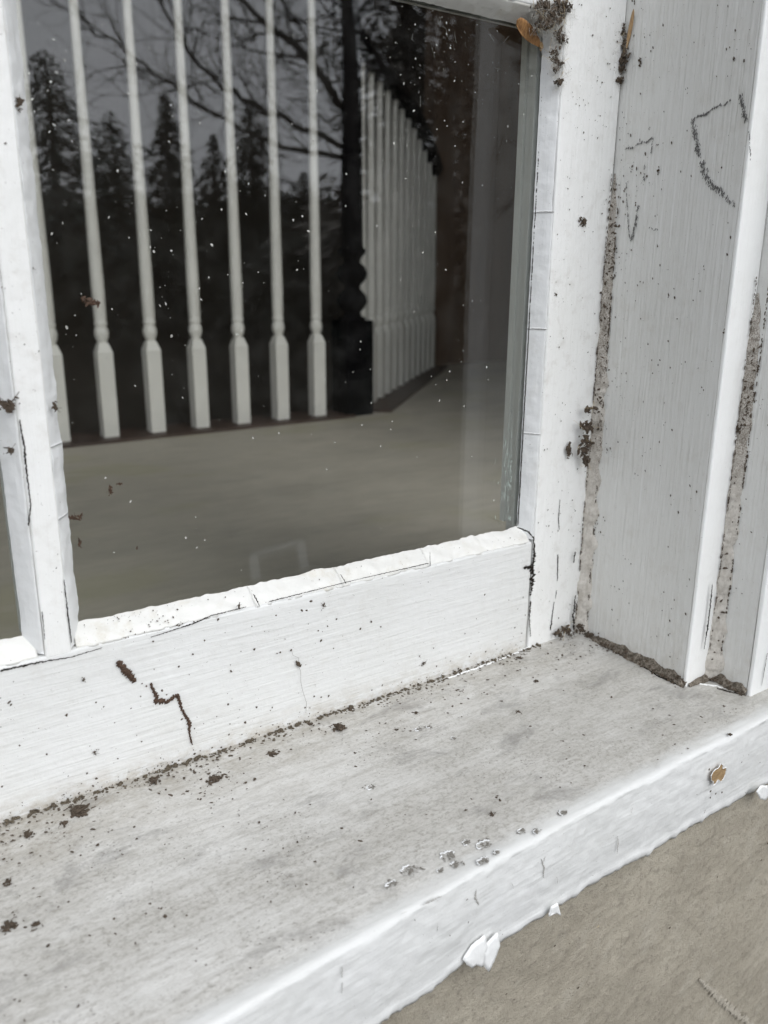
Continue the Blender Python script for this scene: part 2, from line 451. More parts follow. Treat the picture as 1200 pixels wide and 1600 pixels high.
def putty(axis, t0, t1, sight, face, parent, splits=(), amp=.0005, seed=0, fine=True, depth=.0101, wob=.0006, mat_=None):
    """bevelled putty from the glass sight line to the wood's face, broken into lengths by hairline gaps"""
    rng = random.Random(seed); cuts = [t0]+sorted(splits)+[t1]; out = []
    for i in range(len(cuts)-1):
        a, b = cuts[i]+(.00003 if i else 0), cuts[i+1]-(.00003 if i < len(cuts)-2 else 0)
        st = .0012 if fine else .02; n = max(2, int((b-a)/st)); ns = 8 if fine else 2; V = []; F = []
        lift = rng.uniform(-.0003, .0003) if fine else 0
        skew = rng.uniform(-.0003, .0003) if fine else 0
        for k in range(n+1):
            t = a+(b-a)*k/n
            w1 = wob*noise.noise(Vector((t*70, seed, 1)))+wob*.5*noise.noise(Vector((t*260, seed, 5)))
            w2 = wob*.6*noise.noise(Vector((t*90, seed, 11)))
            for s in range(ns+1):
                q = s/ns
                off = sight+(face-sight)*q+(w1*(1-q)+w2*q*.4)*(1 if fine else 0)
                y = -.00035-depth*q-(math.sin(q*3.14)*.0007) - (0 if not fine else (lift+skew*(k/n*2-1))*min(1, q*3))
                if fine: y += amp*noise.noise(Vector((t*130, q*2.2, seed)))*min(1, q*4) + amp*.5*noise.noise(Vector((t*420, q*6, seed+4)))*min(1, q*3)
                if k in (0, n): y += .00003*min(1, q*3)
                V.append(Vector((t, y, off)) if axis == 0 else Vector((off, y, t)))
            # back edge against the wood
            V.append(Vector((t, -.0002, face)) if axis == 0 else Vector((face, -.0002, t)))
        m = ns+2
        for k in range(n):
            for s in range(m-1):
                A = k*m+s; F.append((A, A+1, A+m+1, A+m))
        F.append(tuple(range(m))); F.append(tuple(range(n*m, (n+1)*m))[::-1])
        o = link_mesh('putty_bead', V, F, mat_ or (M_putty if axis == 0 else M_putty_v), None, smooth=True)
        o.parent = parent; o.location = -sash.location; out.append(o)
    return out

for ri, (z0, z1) in enumerate(rows):
    for ci, (x0, x1) in enumerate(cols):
        v, f = box((x0-.005, .0, z0-.005), (x1+.005, .003, z1+.005))
        g = link_mesh('glass_pane', v, f, M_glass, sash)
        # sub-parts are written in world metres too
        main = (ri, ci) == (0, 2); nearp = main or (ri == 0 and ci == 1)
        def P(*a, **k):
            for o in putty(*a, parent=g, **k): o.location = (0, 0, 0)
        cut = lambda pts, ax, cv: sorted(cv(u, v)[ax] for u, v in pts)
        sb = cut([(400, 940), (536, 908), (672, 875)], 0, on_face) if main else ()
        sr = cut([(850, 330), (842, 515), (830, 681)], 2, on_face) if main else ()
        P(0, x0-.0045, x1+.0040, z0, z0-B-.0020, splits=sb, seed=3+ci, fine=nearp, wob=.0016 if main else .001, amp=.0015)
        P(0, x0+.0002, x1-.0002, z1, z1+B+.0003, seed=13+ci, fine=main, wob=.0008)
        P(2, z0-.0075, z1+.006, x1, x1+B-.0003, splits=sr, seed=23+ci, fine=nearp, wob=.0005)
        P(2, z0-.0075, z1+.006, x0, x0-B-.0002, splits=cut([(95, 812), (80, 700)], 2, on_face) if main else (), seed=33+ci, fine=main, wob=.0009, amp=.0009)

# cracks and seams in the sash paint
def crack(parts, material, parent, name='crack', kind=None):
    if not kind:
        for v, f in parts: o = link_mesh(name, v, f, material, parent)
        return o
    v, f = join(parts); o = link_mesh(name, v, f, material, parent); o['kind'] = kind
    return o
NF = (0, -1, 0); fy = FACE_Y-.00055
def face_line(px, w, y=fy, **k):
    return ribbon([on(u, v, 1, y) for u, v in px], w, NF, **k)
crack([face_line([(834, 838), (835, 865), (832, 905), (829, 932)], [.0008, .0016, .0030, .0010], seed=1, jag=.8),
       face_line([(818, 889), (826, 885), (832, 893)], [.0014, .0026, .0024], seed=2, jag=.8),
       face_line([(829, 938), (827, 965), (829, 995)], [.0012, .0008, .0005], seed=3, jag=.8)], M_crack, sash, 'joint_gap')
crack([face_line([(808, 824), (826, 831), (835, 842)], [.0006, .0011, .0007], y=fy-.0004, seed=4)], M_crack, sash, 'joint_gap')
crack([face_line([(875, 780), (873, 812), (874, 828)], [.0003, .0006, .0003], seed=5),
       face_line([(872, 866), (871, 908)], [.0008, .0006], seed=6), face_line([(870, 922), (868, 935)], .0006, seed=7),
       face_line([(866, 940), (860, 985)], [.0005, .0011], seed=8)], M_crack, sash)
# hairline between putty and rail
crack([face_line([(0, 1048), (60, 1035), (110, 1027), (160, 1012)], [.0010, .0007, .0004, .0003], seed=9),
       face_line([(235, 996), (300, 975), (330, 962), (385, 948)], [.0003, .0006, .0005, .0004], seed=10),
       face_line([(420, 940), (480, 925), (560, 905), (670, 880)], [.0005, .0004, .0003, .0005], seed=11),
       face_line([(672, 862), (672, 885)], [.0002, .0006], seed=12, y=fy-.0002)], M_crack, sash)
crack([face_line([(396, 928), (406, 947)], [.0007, .0004], seed=13, y=fy-.0005),
       face_line([(532, 897), (541, 912)], [.0003, .0004], seed=14, y=fy-.0005)], M_crack, sash)
crack([face_line([(30, 655), (38, 700), (42, 740), (48, 790), (44, 822)], [.0004, .0008, .0006, .0004, .0007], seed=15),
       face_line([(66, 955), (70, 1000)], [.0004, .0002], seed=16),
       face_line([(100, 905), (106, 960), (112, 1005)], [.0003, .0006, .0004], seed=17)], M_crack, sash)
for k_, (u_, v_) in enumerate([(850, 330), (842, 515), (830, 681)]):
    z_ = on_face(u_, v_).z
    crack([ribbon([Vector((P1+.0006, -.0024, z_+.0001)), Vector((P1+.0035, -.0068, z_-.0001*k_+.0002)), Vector((P1+.0064, -.0116, z_))], [.0001, .00026, .0002], (-.8, -.6, 0), seed=40+k_)], M_grime, sash)
# dark line where the stile meets the glass
gv = [on_glass(848, 62)+Vector((.0012, -.001, 0)), on_glass(828, 440)+Vector((.0006, -.001, 0)), on_glass(807, 820)+Vector((.0003, -.001, 0))]
crack([ribbon(gv, [.0008, .0011, .0009], NF, height=.0003, jag=.3, seed=30)], M_crack, sash, 'putty_gap')
# remains of old green paint along the glass edge
rng = random.Random(5); pr = []
for i in range(90):
    v_ = rng.gauss(745, 40)
    if v_ < 650 or v_ > 815: continue
    p = on_glass(812-(v_-650)*.02-abs(rng.gauss(0, 10))-10, v_)
    pr.append(ribbon([p, p+Vector((rng.uniform(-.0006, .0006), 0, rng.uniform(.001, .005)))], rng.uniform(.0001, .0004), NF, seed=i))
crack(pr, M_algae, sash, 'old_paint_scrapes', 'stuff')

# fine specks on the faces: one scattered sheet per member
def scatter(n, fn, normal, smin, smax, material, parent, name='dirt_specks', seed=0, elong=(1, 1.6), direction=None, power=2.5, h=.4):
    rng = random.Random(seed); parts = []
    for i in range(n):
        p = fn(rng)
        if p is None: continue
        if noise.noise(p*38+Vector((seed, 0, 0)))+.6*noise.noise(p*120+Vector((0, seed, 0)))+rng.uniform(-.35, .45) < 0: continue
        s = smin+(smax-smin)*rng.random()**power
        parts.append(speck(p, s, normal, rng, direction, rng.uniform(*elong), h))
    v, f = join(parts); o = link_mesh(name, v, f, material, parent); o['kind'] = 'stuff'; return o
def rail_pt(rng):
    z = -.2485+.078*rng.random()**1.7
    return Vector((rng.uniform(-.05, .381), FACE_Y-.0003, z))
scatter(620, rail_pt, NF, .0001, .0007, M_dirt, sash, seed=1)
def rail_low(rng):
    return Vector((rng.uniform(-.05, .381), FACE_Y-.0003, -.2495+abs(rng.gauss(0, .003))))
scatter(700, rail_low, NF, .00008, .00045, M_grime, sash, seed=2)
def stile_pt(rng):
    x = .384+.048*rng.random(); return Vector((x, FACE_Y-.0006, rng.uniform(-.24, .17)))
scatter(480, stile_pt, NF, .0001, .0006, M_dirt, sash, seed=3)
def putty_pt(rng):
    x = rng.uniform(P0, P1) if rng.random() < .5 else P0+.06*rng.random(); q = rng.random()
    return Vector((x, -.0014-.0108*q-.0006, Z0-.009*q))
scatter(230, putty_pt, (0, -1, .8), .0001, .00045, M_dirt, sash, seed=4)
def mun_pt(rng): return Vector((rng.uniform(.071, .083), FACE_Y-.0004, rng.uniform(-.16, .12)))
scatter(40, mun_pt, NF, .0001, .0005, M_dirt, sash, seed=5)
# named small crumbs on the sash
rng = random.Random(11)
def crumb(u, v, s, fn, nrm, label=None, mat_=None, lift=0.0, elong=1.4, direction=None, parts=5, name='dirt_crumb', cat='dirt', grp=None, spread=1.0, sub=1):
    p = fn(u, v); nv = Vector(nrm).normalized(); pc = []
    for i in range(parts*5):
        d = Vector((rng.gauss(0, .55), rng.gauss(0, .55), rng.gauss(0, .55))); d -= nv*d.dot(nv)
        if direction is not None: d = Vector(direction)*rng.uniform(-1.5, 1.5)+d*.4
        k_ = math.exp(-d.length_squared*1.2)
        pc.append(blob(p+d*s*.95*spread+nv*(lift+s*.12*k_*rng.random()), s*rng.uniform(.07, .20+.20*k_), nrm, rng, .7, sub, .9, elong*rng.uniform(.8, 1.5)))
    for i in range(parts//2):
        d = Vector((rng.uniform(-1, 1), rng.uniform(-1, 1), rng.uniform(-1, 1))); d -= nv*d.dot(nv)
        pc.append(tube([p+nv*s*.2, p+d*s*1.0+nv*s*.5, p+d*s*1.7+nv*s*.1], s*.05, 4))
    v_, f_ = join(pc); o = link_mesh(name, v_, f_, mat_ or M_dirt, None, smooth=False)
    if label: tag(o, label, cat, grp)
    return o

# ================================================================== FRAME (jambs, stops, casing)
frame = thing('window_frame', 'stepped white wooden jamb and casing at the right of the sash, with dirty cracked caulk', 'window frame', (.45, -.06, -.25))
def fb(name, lo, hi, m_, **k): return board(name, lo, hi, m_, frame, **k)
# the side faces and front edges of one board carry the same paint; their shaded and lit tones are put into two colours
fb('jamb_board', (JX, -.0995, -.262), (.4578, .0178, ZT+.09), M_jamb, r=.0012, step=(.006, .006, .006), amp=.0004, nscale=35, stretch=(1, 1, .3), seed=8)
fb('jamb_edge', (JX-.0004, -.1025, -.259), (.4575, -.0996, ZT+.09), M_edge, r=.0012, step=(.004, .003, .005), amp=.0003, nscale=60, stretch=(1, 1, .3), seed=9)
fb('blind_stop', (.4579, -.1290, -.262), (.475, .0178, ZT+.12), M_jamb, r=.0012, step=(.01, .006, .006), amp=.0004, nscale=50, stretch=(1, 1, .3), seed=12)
fb('casing', (.4577, -.1325, -.2625), (.4898, -.1291, ZT+.12), M_edge, r=.0012, step=(.006, .003, .006), amp=.0004, nscale=50, stretch=(1, 1, .3), seed=14)
fb('casing', (.4755, -.1290, -.2625), (.4898, .02, ZT+.12), M_edge, r=.0010, step=(.03, .03, .03), amp=.0, nscale=50)
fb('casing_band', (.490, -.190, -.2620), (.62, .02, ZT+.13), M_edge, r=.0012, step=(.03, .03, .03), amp=.0)
LJ = XL-.0585
fb('jamb_board', (LJ-.024, -.1025, -.262), (LJ, .10, ZT+.09), M_jamb, r=.0012, step=(.02, .02, .02), amp=.0)
fb('casing', (LJ-.13, -.1325, -.2625), (LJ-.0245, .02, ZT+.12), M_edge, r=.0012, step=(.03, .03, .03), amp=.0)
fb('head_jamb', (LJ+.0003, -.1020, ZT+.056), (JX-.0003, .10, ZT+.089), M_rail, r=.0012, step=(.04, .03, .03), amp=.0)
fb('head_casing', (LJ-.13, -.1322, ZT+.121), (.56, .02, ZT+.21), M_rail, r=.0012, step=(.04, .03, .03), amp=.0)
fb('head_casing', (LJ-.0240, -.1018, ZT+.0905), (.457, .02, ZT+.120), M_rail, r=.0012, step=(.04, .03, .03), amp=.0)

def caulk_strip(path, wa, wb, da, db, material, seed, name='caulk_bead', amp=.0007, st=.0012):
    """corner fillet: path of corner points, wa/wb half widths along directions da/db"""
    V, F = [], []; pts = []
    for i in range(len(path)-1):
        a, b = Vector(path[i]), Vector(path[i+1]); n = max(1, int((b-a).length/st))
        for k in range(n): pts.append((a.lerp(b, k/n), i+k/n))
    pts.append((Vector(path[-1]), len(path)-1))
    da = Vector(da); db = Vector(db); ns = 8
    for p, t in pts:
        i = min(int(t), len(path)-2); q = t-i
        A = wa[i]*(1-q)+wa[i+1]*q; B_ = wb[i]*(1-q)+wb[i+1]*q
        s = p.x+p.y*1.3+p.z
        A *= 1+.5*noise.noise(Vector((s*90, seed, 0)))+.15*noise.noise(Vector((s*420, seed, 0)))
        B_ *= 1+.5*noise.noise(Vector((s*90, seed, 7)))+.15*noise.noise(Vector((s*420, seed, 7)))
        ea = p+da*A; eb = p+db*B_; nn = (da+db).normalized()
        for k in range(ns+1):
            u = k/ns; w = math.sin(u*math.pi)
            x = ea.lerp(eb, u)+nn*(amp*.5*w+amp*w*1.4*noise.noise(Vector((s*260, u*3, seed)))+amp*w*.8*noise.noise(Vector((s*900, u*9, seed))))
            if k in (0, ns): x = x - nn*.0002
            V.append(x)
    m = ns+1
    for j in range(len(pts)-1):
        for k in range(ns): a = j*m+k; F.append((a, a+m, a+m+1, a+1))
    return link_mesh(name, V, F, material, frame, smooth=True)
jy = FACE_Y-.0002
caulk_strip([(JX, jy, -.249), (JX, jy, -.225), (JX, jy, -.15), (JX, jy, -.08), (JX, jy, .0), (JX, jy, .04), (JX, jy, .06)],
            [.0070, .0048, .0052, .0046, .0032, .0020, .0005], [.008, .0085, .008, .007, .0052, .003, .0006], (-1, 0, 0), (0, -1, 0), M_caulk, 1)
caulk_strip([(.4577, -.1026, -.258), (.4577, -.1026, -.20), (.4577, -.1026, -.09), (.4577, -.1026, -.03), (.4577, -.1026, -.01)],
            [.0060, .0040, .0036, .0028, .0006], [.009, .007, .0068, .005, .001], (-1, 0, 0), (0, -1, 0), M_caulk, 2)
def foot(x, y0, y1, n=6):
    return [(x, y0+(y1-y0)*i/n, sill_z(y0+(y1-y0)*i/n)) for i in range(n+1)]
caulk_strip(foot(JX, -.016, -.103), [.003, .004, .0035, .005, .0045, .004, .003], [.002, .0035, .005, .006, .0065, .006, .0035], (-1, 0, 0), (0, 0, 1), M_caulkd, 3, amp=.0009)
caulk_strip([(JX+.001, -.103, sill_z(-.103)), (.4565, -.103, sill_z(-.103))], [.002, .003], [.002, .005], (0, -1, 0), (0, 0, 1), M_caulkd, 4)
caulk_strip(foot(.4575, -.1035, -.130, 3), [.002, .003, .003, .002], [.003, .006, .006, .004], (-1, 0, 0), (0, 0, 1), M_caulkd, 5, amp=.0009)
# loose skins of white paint lying along the caulk
def skin(px, w, fn, nrm, seed, h=.0006):
    v, f = ribbon([fn(u, v_) for u, v_ in px], w, nrm, height=h, jag=.45, seg=.0009, seed=seed)
    return v, f
v, f = join([skin([(925, 985), (960, 1008), (1000, 1028), (1040, 1055)], [.001, .0022, .002, .001], on_sill, (0, 0, 1), 1),
             skin([(700, 1060), (760, 1038), (812, 1018), (860, 995)], [.0012, .002, .0018, .001], on_sill, (0, 0, 1), 2),
             skin([(1085, 1068), (1120, 1072), (1160, 1083)], [.001, .002, .001], on_sill, (0, 0, 1), 3)])
link_mesh('paint_skin', v, f, M_edge, frame, smooth=True)
NJ = (-1, 0, 0)
def jamb_line(px, w, x=JX-.0004, **k): return ribbon([on(u, v, 0, x) for u, v in px], w, NJ, **k)
crack([ribbon([on(u, v, 1, -.0135) for u, v in [(899, 862), (896, 880)]], [.0014, .0009], NF, seed=1),
       ribbon([on(u, v, 1, -.0135) for u, v in [(899, 930), (896, 960), (897, 985)]], [.0009, .0018, .002], NF, seed=2)], M_crack, frame, 'joint_gap')
crack([ribbon([on(u, v, 1, -.1045) for u, v in [(1113, 912), (1110, 945), (1105, 985), (1100, 1015)]], [.0007, .0012, .0014, .0005], NF, seed=3)], M_crack, frame, 'joint_gap')
crack([skin([(917, 988), (945, 1005), (975, 1022)], [.0006, .0012, .0004], on_sill, (0, 0, 1), 7, .0009),
       skin([(1000, 1040), (1030, 1058), (1066, 1073)], [.0005, .0010, .0005], on_sill, (0, 0, 1), 8, .0009),
       skin([(1120, 1076), (1140, 1082), (1166, 1088)], [.001, .0014, .0006], on_sill, (0, 0, 1), 9, .0009)], M_crack, frame)
crack([ribbon([on(u, v, 1, -.1331) for u, v in [(1199, 1020), (1194, 1050), (1190, 1072)]], [.0004, .0006, .0003], NF, seed=3)], M_crack, frame)
# pencil and scuff marks that caught only on the ridges of the brushed paint
def scuff(strokes, seed):
    rng = random.Random(seed); parts = []
    for px, w, dens in strokes:
        pts = [on(u, v, 0, JX-.0006) for u, v in px]
        for a, b in zip(pts[:-1], pts[1:]):
            L = (b-a).length
            for i in range(int(L*dens)):
                t = rng.random(); p = a.lerp(b, t)+Vector((0, rng.gauss(0, w*.8), rng.gauss(0, w*.6)+.0006*math.sin(t*9)))
                parts.append(speck(p, rng.uniform(.00008, .00034), NJ, rng, (0, rng.uniform(-.3, .3), 1), rng.uniform(1, 4), .2))
    v, f = join(parts); return link_mesh('pencil_mark', v, f, M_graphite, frame)
scuff([([(1083, 187), (1086, 215), (1092, 245)], .0010, 9500), ([(1095, 255), (1108, 285), (1126, 302)], .0012, 8500), ([(1126, 302), (1148, 322)], .0008, 3500),
       ([(1083, 187), (1120, 168), (1142, 158)], .00012, 5000), ([(1156, 150), (1160, 168), (1167, 190)], .0008, 9500), ([(1170, 205), (1173, 250)], .00015, 2500)], 1)
scuff([([(975, 235), (1000, 225), (1020, 217)], .00012, 4200), ([(1020, 217), (1017, 240)], .0002, 2500), ([(978, 282), (980, 330), (984, 375)], .0002, 2600),
       ([(997, 322), (993, 350), (985, 378)], .0006, 6000), ([(1008, 258), (1004, 290)], .0006, 1600), ([(1014, 356), (1028, 360)], .00015, 3000)], 2)
def jamb_pt(rng):
    y = -.013-.085*rng.random(); z = rng.uniform(-.24, .17)
    if rng.random() < .45: y = -.013-abs(rng.gauss(0, .012))
    return Vector((JX-.0004, y, z))
scatter(1300, jamb_pt, NJ, .0001, .0006, M_dirt, frame, seed=8, direction=(0, .3, 1), elong=(1, 2.2))
def corner_pt(rng):
    z = rng.uniform(-.22, .12); return Vector((JX-.001-abs(rng.gauss(0, .003)), jy-.0008-abs(rng.gauss(0, .003)), z))
scatter(200, lambda r: Vector((JX-.0008, jy-.001-abs(r.gauss(0, .004)), r.uniform(-.12, .10))), NJ, .0001, .0006, M_dirt, frame, seed=9)
scatter(160, lambda r: Vector((.4571, -.106-abs(r.gauss(0, .006)), r.uniform(-.22, -.02))), NJ, .0001, .0005, M_dirt, frame, seed=10)
def corner_dirt(seed, n, zf, xo, yo, s0, s1, name='dirt_in_corner'):
    rng = random.Random(seed); parts = []
    for i in range(n):
        z = zf(rng); p = Vector((xo-.0025+rng.gauss(0, .0014), yo-.0028+rng.gauss(0, .0014), z))
        parts.append(blob(p, rng.uniform(s0, s1), (-.7, -.7, 0), rng, .6, 1, .8, rng.uniform(1, 2.2)))
    v, f = join(parts); o = link_mesh(name, v, f, M_dirt, frame); o['kind'] = 'stuff'; return o
corner_dirt(1, 110, lambda r: r.choice((r.gauss(.01, .02), r.gauss(-.085, .014), r.uniform(-.11, .03))), JX, jy-.001, .0002, .0007)
corner_dirt(2, 60, lambda r: r.choice((r.gauss(-.07, .012), r.uniform(-.24, -.04))), .4577, -.1026-.001, .0002, .0008)
corner_dirt(3, 60, lambda r: -.247+abs(r.gauss(0, .003)), JX, jy-.001, .0004, .0012)

def foot_dirt(x, y0, y1, n, seed):
    rng = random.Random(seed); parts = []
    for i in range(n):
        y = rng.uniform(y0, y1); parts.append(blob(Vector((x-abs(rng.gauss(0, .0022)), y, sill_z(y)+abs(rng.gauss(0, .0022)))), rng.uniform(.0002, .0009), (-.5, 0, 1), rng, .7, 1, .9, 1.5))
    v, f = join(parts); o = link_mesh('dirt_in_corner', v, f, M_dirt, frame); o['kind'] = 'stuff'
foot_dirt(JX-.001, -.103, -.02, 170, 1); foot_dirt(.4568, -.130, -.104, 60, 2)
def seam(fn, n, seed, nrm):
    rng = random.Random(seed); parts = []
    for i in range(n):
        t = rng.random()
        if noise.noise(Vector((t*14, seed, 0)))+.5*noise.noise(Vector((t*50, seed, 0)))+.12 < 0: continue
        p = fn(t)+Vector((rng.gauss(0, .0003), rng.gauss(0, .0002), 0))
        parts.append(speck(p, rng.uniform(.00012, .0005), nrm, rng, (0, 0, 1), rng.uniform(1.2, 3.5), .3))
    v, f = join(parts); o = link_mesh('seam_dirt', v, f, M_dirt, frame); o['kind'] = 'stuff'
seam(lambda t: Vector((JX-.0058+.002*t, jy-.0009, -.24+.30*t)), 500, 1, NF)
seam(lambda t: Vector((JX-.0009, jy-.0072+.002*t, -.24+.28*t)), 500, 2, NJ)
seam(lambda t: Vector((.4577-.0042, -.1026-.0009, -.24+.24*t)), 360, 3, NF)
seam(lambda t: Vector((.4577-.0009, -.1026-.007, -.24+.24*t)), 320, 4, NJ)
# ================================================================== SILL
sill = thing('window_sill', 'sloping white painted window sill, dirty on top with a ragged dripping front edge', 'window sill', (.2, -.08, -.3))
fx = [-.4, .0835, .1159, .1615, .2168, .2824, .3577, .4498, .9]
fyv = [-.1640, -.1618, -.1600, -.1576, -.1545, -.1520, -.1510, -.1508, -.1508]
bpx = [(600, 1592), (665, 1556), (735, 1505), (785, 1482), (875, 1428), (960, 1378), (1050, 1328), (1130, 1278), (1200, 1240)]
SF = -.1535
bot = [on(u, v, 1, SF-.0012) for u, v in bpx]
bx = [-.5]+[p.x for p in bot]+[.9]; bz = [bot[0].z-.001]+[p.z for p in bot]+[bot[-1].z]
def front_y(x): return float(np.interp(x, fx, fyv))
def bottom_z(x):
    return float(np.interp(x, bx, bz))+.0010*noise.noise(Vector((x*80, 3, 1)))+.0007*noise.noise(Vector((x*310, 3, 8)))-.0042*max(0, noise.noise(Vector((x*120, 5, 8)))-.15)-.0030*max(0, noise.noise(Vector((x*520, 5, 2)))-.15)
def sill_section(x):
    fy_ = front_y(x)+.0009*noise.noise(Vector((x*28, 1, 1))); zb = bottom_z(x); R_ = .0034+.0009*noise.noise(Vector((x*22, 7, 1))); pts = [(.08, zb), (-.09, zb), (-.13, zb), (fy_+.004, zb+.0002)]
    zt = sill_z(fy_)-.0004; hgt = zt-R_-zb; nf = 30
    for i in range(nf+1):
        q = i/nf; y = fy_+.0022*(1-q)**2-.0008*math.exp(-((q-.07)/.045)**2)-.0005*math.sin(q*3.14)
        y += .0006*noise.noise(Vector((x*48, q*2.2, 4)))+.00042*noise.noise(Vector((x*170, q*8, 4)))+.0002*noise.noise(Vector((x*420, q*19, 4)))
        pts.append((y, zb+hgt*q))
    for i in range(1, 9):
        a_ = i/9*math.pi/2; n_ = .0003*noise.noise(Vector((x*170, a_*3, 6)))
        pts.append((fy_+R_*1.25*(1-math.cos(a_))+n_, zt-R_+R_*math.sin(a_)))
    y0 = fy_+R_*1.25; n = 46
    for i in range(n+1):
        y = y0+(-.006-y0)*i/n
        d = y-fy_
        z = sill_z(y)-.0004*math.exp(-((d-.006)/.004)**2)+.0007*noise.noise(Vector((x*16, y*34, 9)))*min(1, (y+.004)/-.02 if y < 0 else 0)
        z += .00018*noise.noise(Vector((x*90, y*230, 2)))+.00012*noise.noise(Vector((x*300, y*500, 2)))
        pts.append((y, z))
    pts += [(.01, sill_z(.01)), (.08, sill_z(.08))]
    return pts
def sill_mesh():
    xs = list(np.arange(-.66, -.1, .03))+list(np.arange(-.1, .50, .0018))+list(np.arange(.50, .62, .02))
    V, F = [], []
    for x in xs:
        sec = sill_section(float(x)); m = len(sec)
        V += [Vector((x, y, z)) for y, z in sec]
    for i in range(len(xs)-1):
        for k in range(m-1):
            a = i*m+k; F.append((a, a+1, a+m+1, a+m))
        F.append((i*m+m-1, i*m, (i+1)*m, (i+1)*m+m-1))
    F.append(tuple(range(m))); F.append(tuple(range((len(xs)-1)*m, len(xs)*m))[::-1])
    return V, [q[::-1] for q in F]
V, F = sill_mesh()
link_mesh('sill_board', V, F, M_sill, sill, smooth=True)
M_drip = simple('drip_paint', (.80, .81, .81), .4, (.70, .71, .70), 200, .4, .0008)
def tag_mesh(px, seed, y0=SF-.0019, thick=.0007):
    rng = random.Random(seed); out = []; n0 = len(px)
    for i in range(n0):
        p0, p1, p2, p3 = px[i-1], px[i], px[(i+1) % n0], px[(i+2) % n0]
        for k in range(5):
            t = k/5
            out.append(tuple(.5*((2*p1[a])+(-p0[a]+p2[a])*t*.7+(2*p0[a]-5*p1[a]+4*p2[a]-p3[a])*t*t*.7+(-p0[a]+3*p1[a]-3*p2[a]+p3[a])*t**3*.7)+.5*2*0+(1-.7)*((p2[a]-p1[a])*t) if False else p1[a]*(1-t)+p2[a]*t+rng.uniform(-.35, .35) for a in (0, 1)))
    P_ = [on(u, v, 1, y0+.0003*math.sin(j*.3+seed)) for j, (u, v) in enumerate(out)]
    n = len(P_); c = sum(P_, Vector())/n
    mid = [c.lerp(p, .7)+Vector((0, -.00012, 0)) for p in P_]
    V = P_+[p+Vector((0, thick, 0)) for p in P_]+mid+[c+Vector((0, -.00015, 0))]
    F = []
    for i in range(n):
        j = (i+1) % n; F += [(i, j, 2*n+j, 2*n+i), (2*n+i, 2*n+j, 3*n), (i, i+n, j+n, j)]
    return V, F
for i, px in enumerate([[(724, 1500), (738, 1478), (758, 1462), (762, 1480), (755, 1512), (745, 1508), (738, 1513), (730, 1508)],
           [(756, 1482), (764, 1472), (778, 1458), (782, 1478), (772, 1503), (764, 1519), (758, 1512)],
           [(858, 1432), (862, 1418), (872, 1412), (877, 1431), (870, 1427)],
           [(1183, 1238), (1190, 1228), (1200, 1228), (1202, 1244), (1196, 1251), (1188, 1248)]]):
    v, f = tag_mesh(px, i); link_mesh('paint_drip', v, f, M_edge, sill, smooth=True)
# small nicks in the front face
parts = []
for k, (px, w) in enumerate([([(965, 1306), (966, 1320), (964, 1334)], .0009), ([(846, 1342), (850, 1356), (849, 1372)], .001), ([(852, 1338), (848, 1350)], .0006),
        ([(744, 1390), (742, 1402), (748, 1414)], .0014), ([(535, 1510), (534, 1528)], .0012), ([(535, 1535), (534, 1552)], .0010), ([(660, 1414), (675, 1407), (690, 1400)], .0012),
        ([(626, 1428), (636, 1424)], .001), ([(684, 1440), (683, 1455)], .0005), ([(800, 1380), (802, 1388)], .0005), ([(870, 1370), (871, 1380)], .0004),
        ([(988, 1262), (986, 1270)], .0005), ([(1103, 1265), (1100, 1270)], .0006)]):
    parts.append(ribbon([on(u, v, 1, front_y(on(u, v, 1, SF).x)-.0008) for u, v in px], [w*.3]+[w*.8]*(len(px)-2)+[w*.3], NF, seed=k, height=.0002))
crack(parts, M_greyflake, sill, 'nick', 'stuff')
# bare patch where the paint has chipped to the wood
def patch(c, rx, rz, y, seed, nrm_axis=1, h=.0004):
    rng = random.Random(seed); n = 18; V = [Vector(c)+Vector((0, -.0002, 0))]; V[0].y = y-.0002
    for i in range(n):
        t = 6.283*i/n; r = 1+.7*noise.noise(Vector((math.cos(t)*1.9, math.sin(t)*1.4, seed)))+rng.uniform(-.08, .08)
        V.append(Vector((c.x+math.cos(t)*rx*r, y, c.z+math.sin(t)*rz*r)))
    return V, [(0, 1+i, 1+(i+1) % n) for i in range(n)], V
c = on(1120, 1210, 1, -.1525)
V, F, _ = patch(c, .0072, .0064, -.1532, 4)
link_mesh('bare_wood_patch', V, F, M_tan, sill)
rim = [Vector((p.x, -.1532, p.z)) for p in V[1:]]+[Vector((V[1].x, -.1532, V[1].z))]
v, f = ribbon(rim, .00035, NF, height=.0004, jag=.6, seed=3); link_mesh('chipped_rim', v, f, M_drip, sill)
parts = [blob(on(1110+a, 1232+b, 1, -.1532), .0007, NF, rng, .3, 1) for a, b in ((0, 4), (8, 8), (0, 14), (18, 6), (-2, -30))]
crack(parts, M_grime, sill, 'chip_dirt')
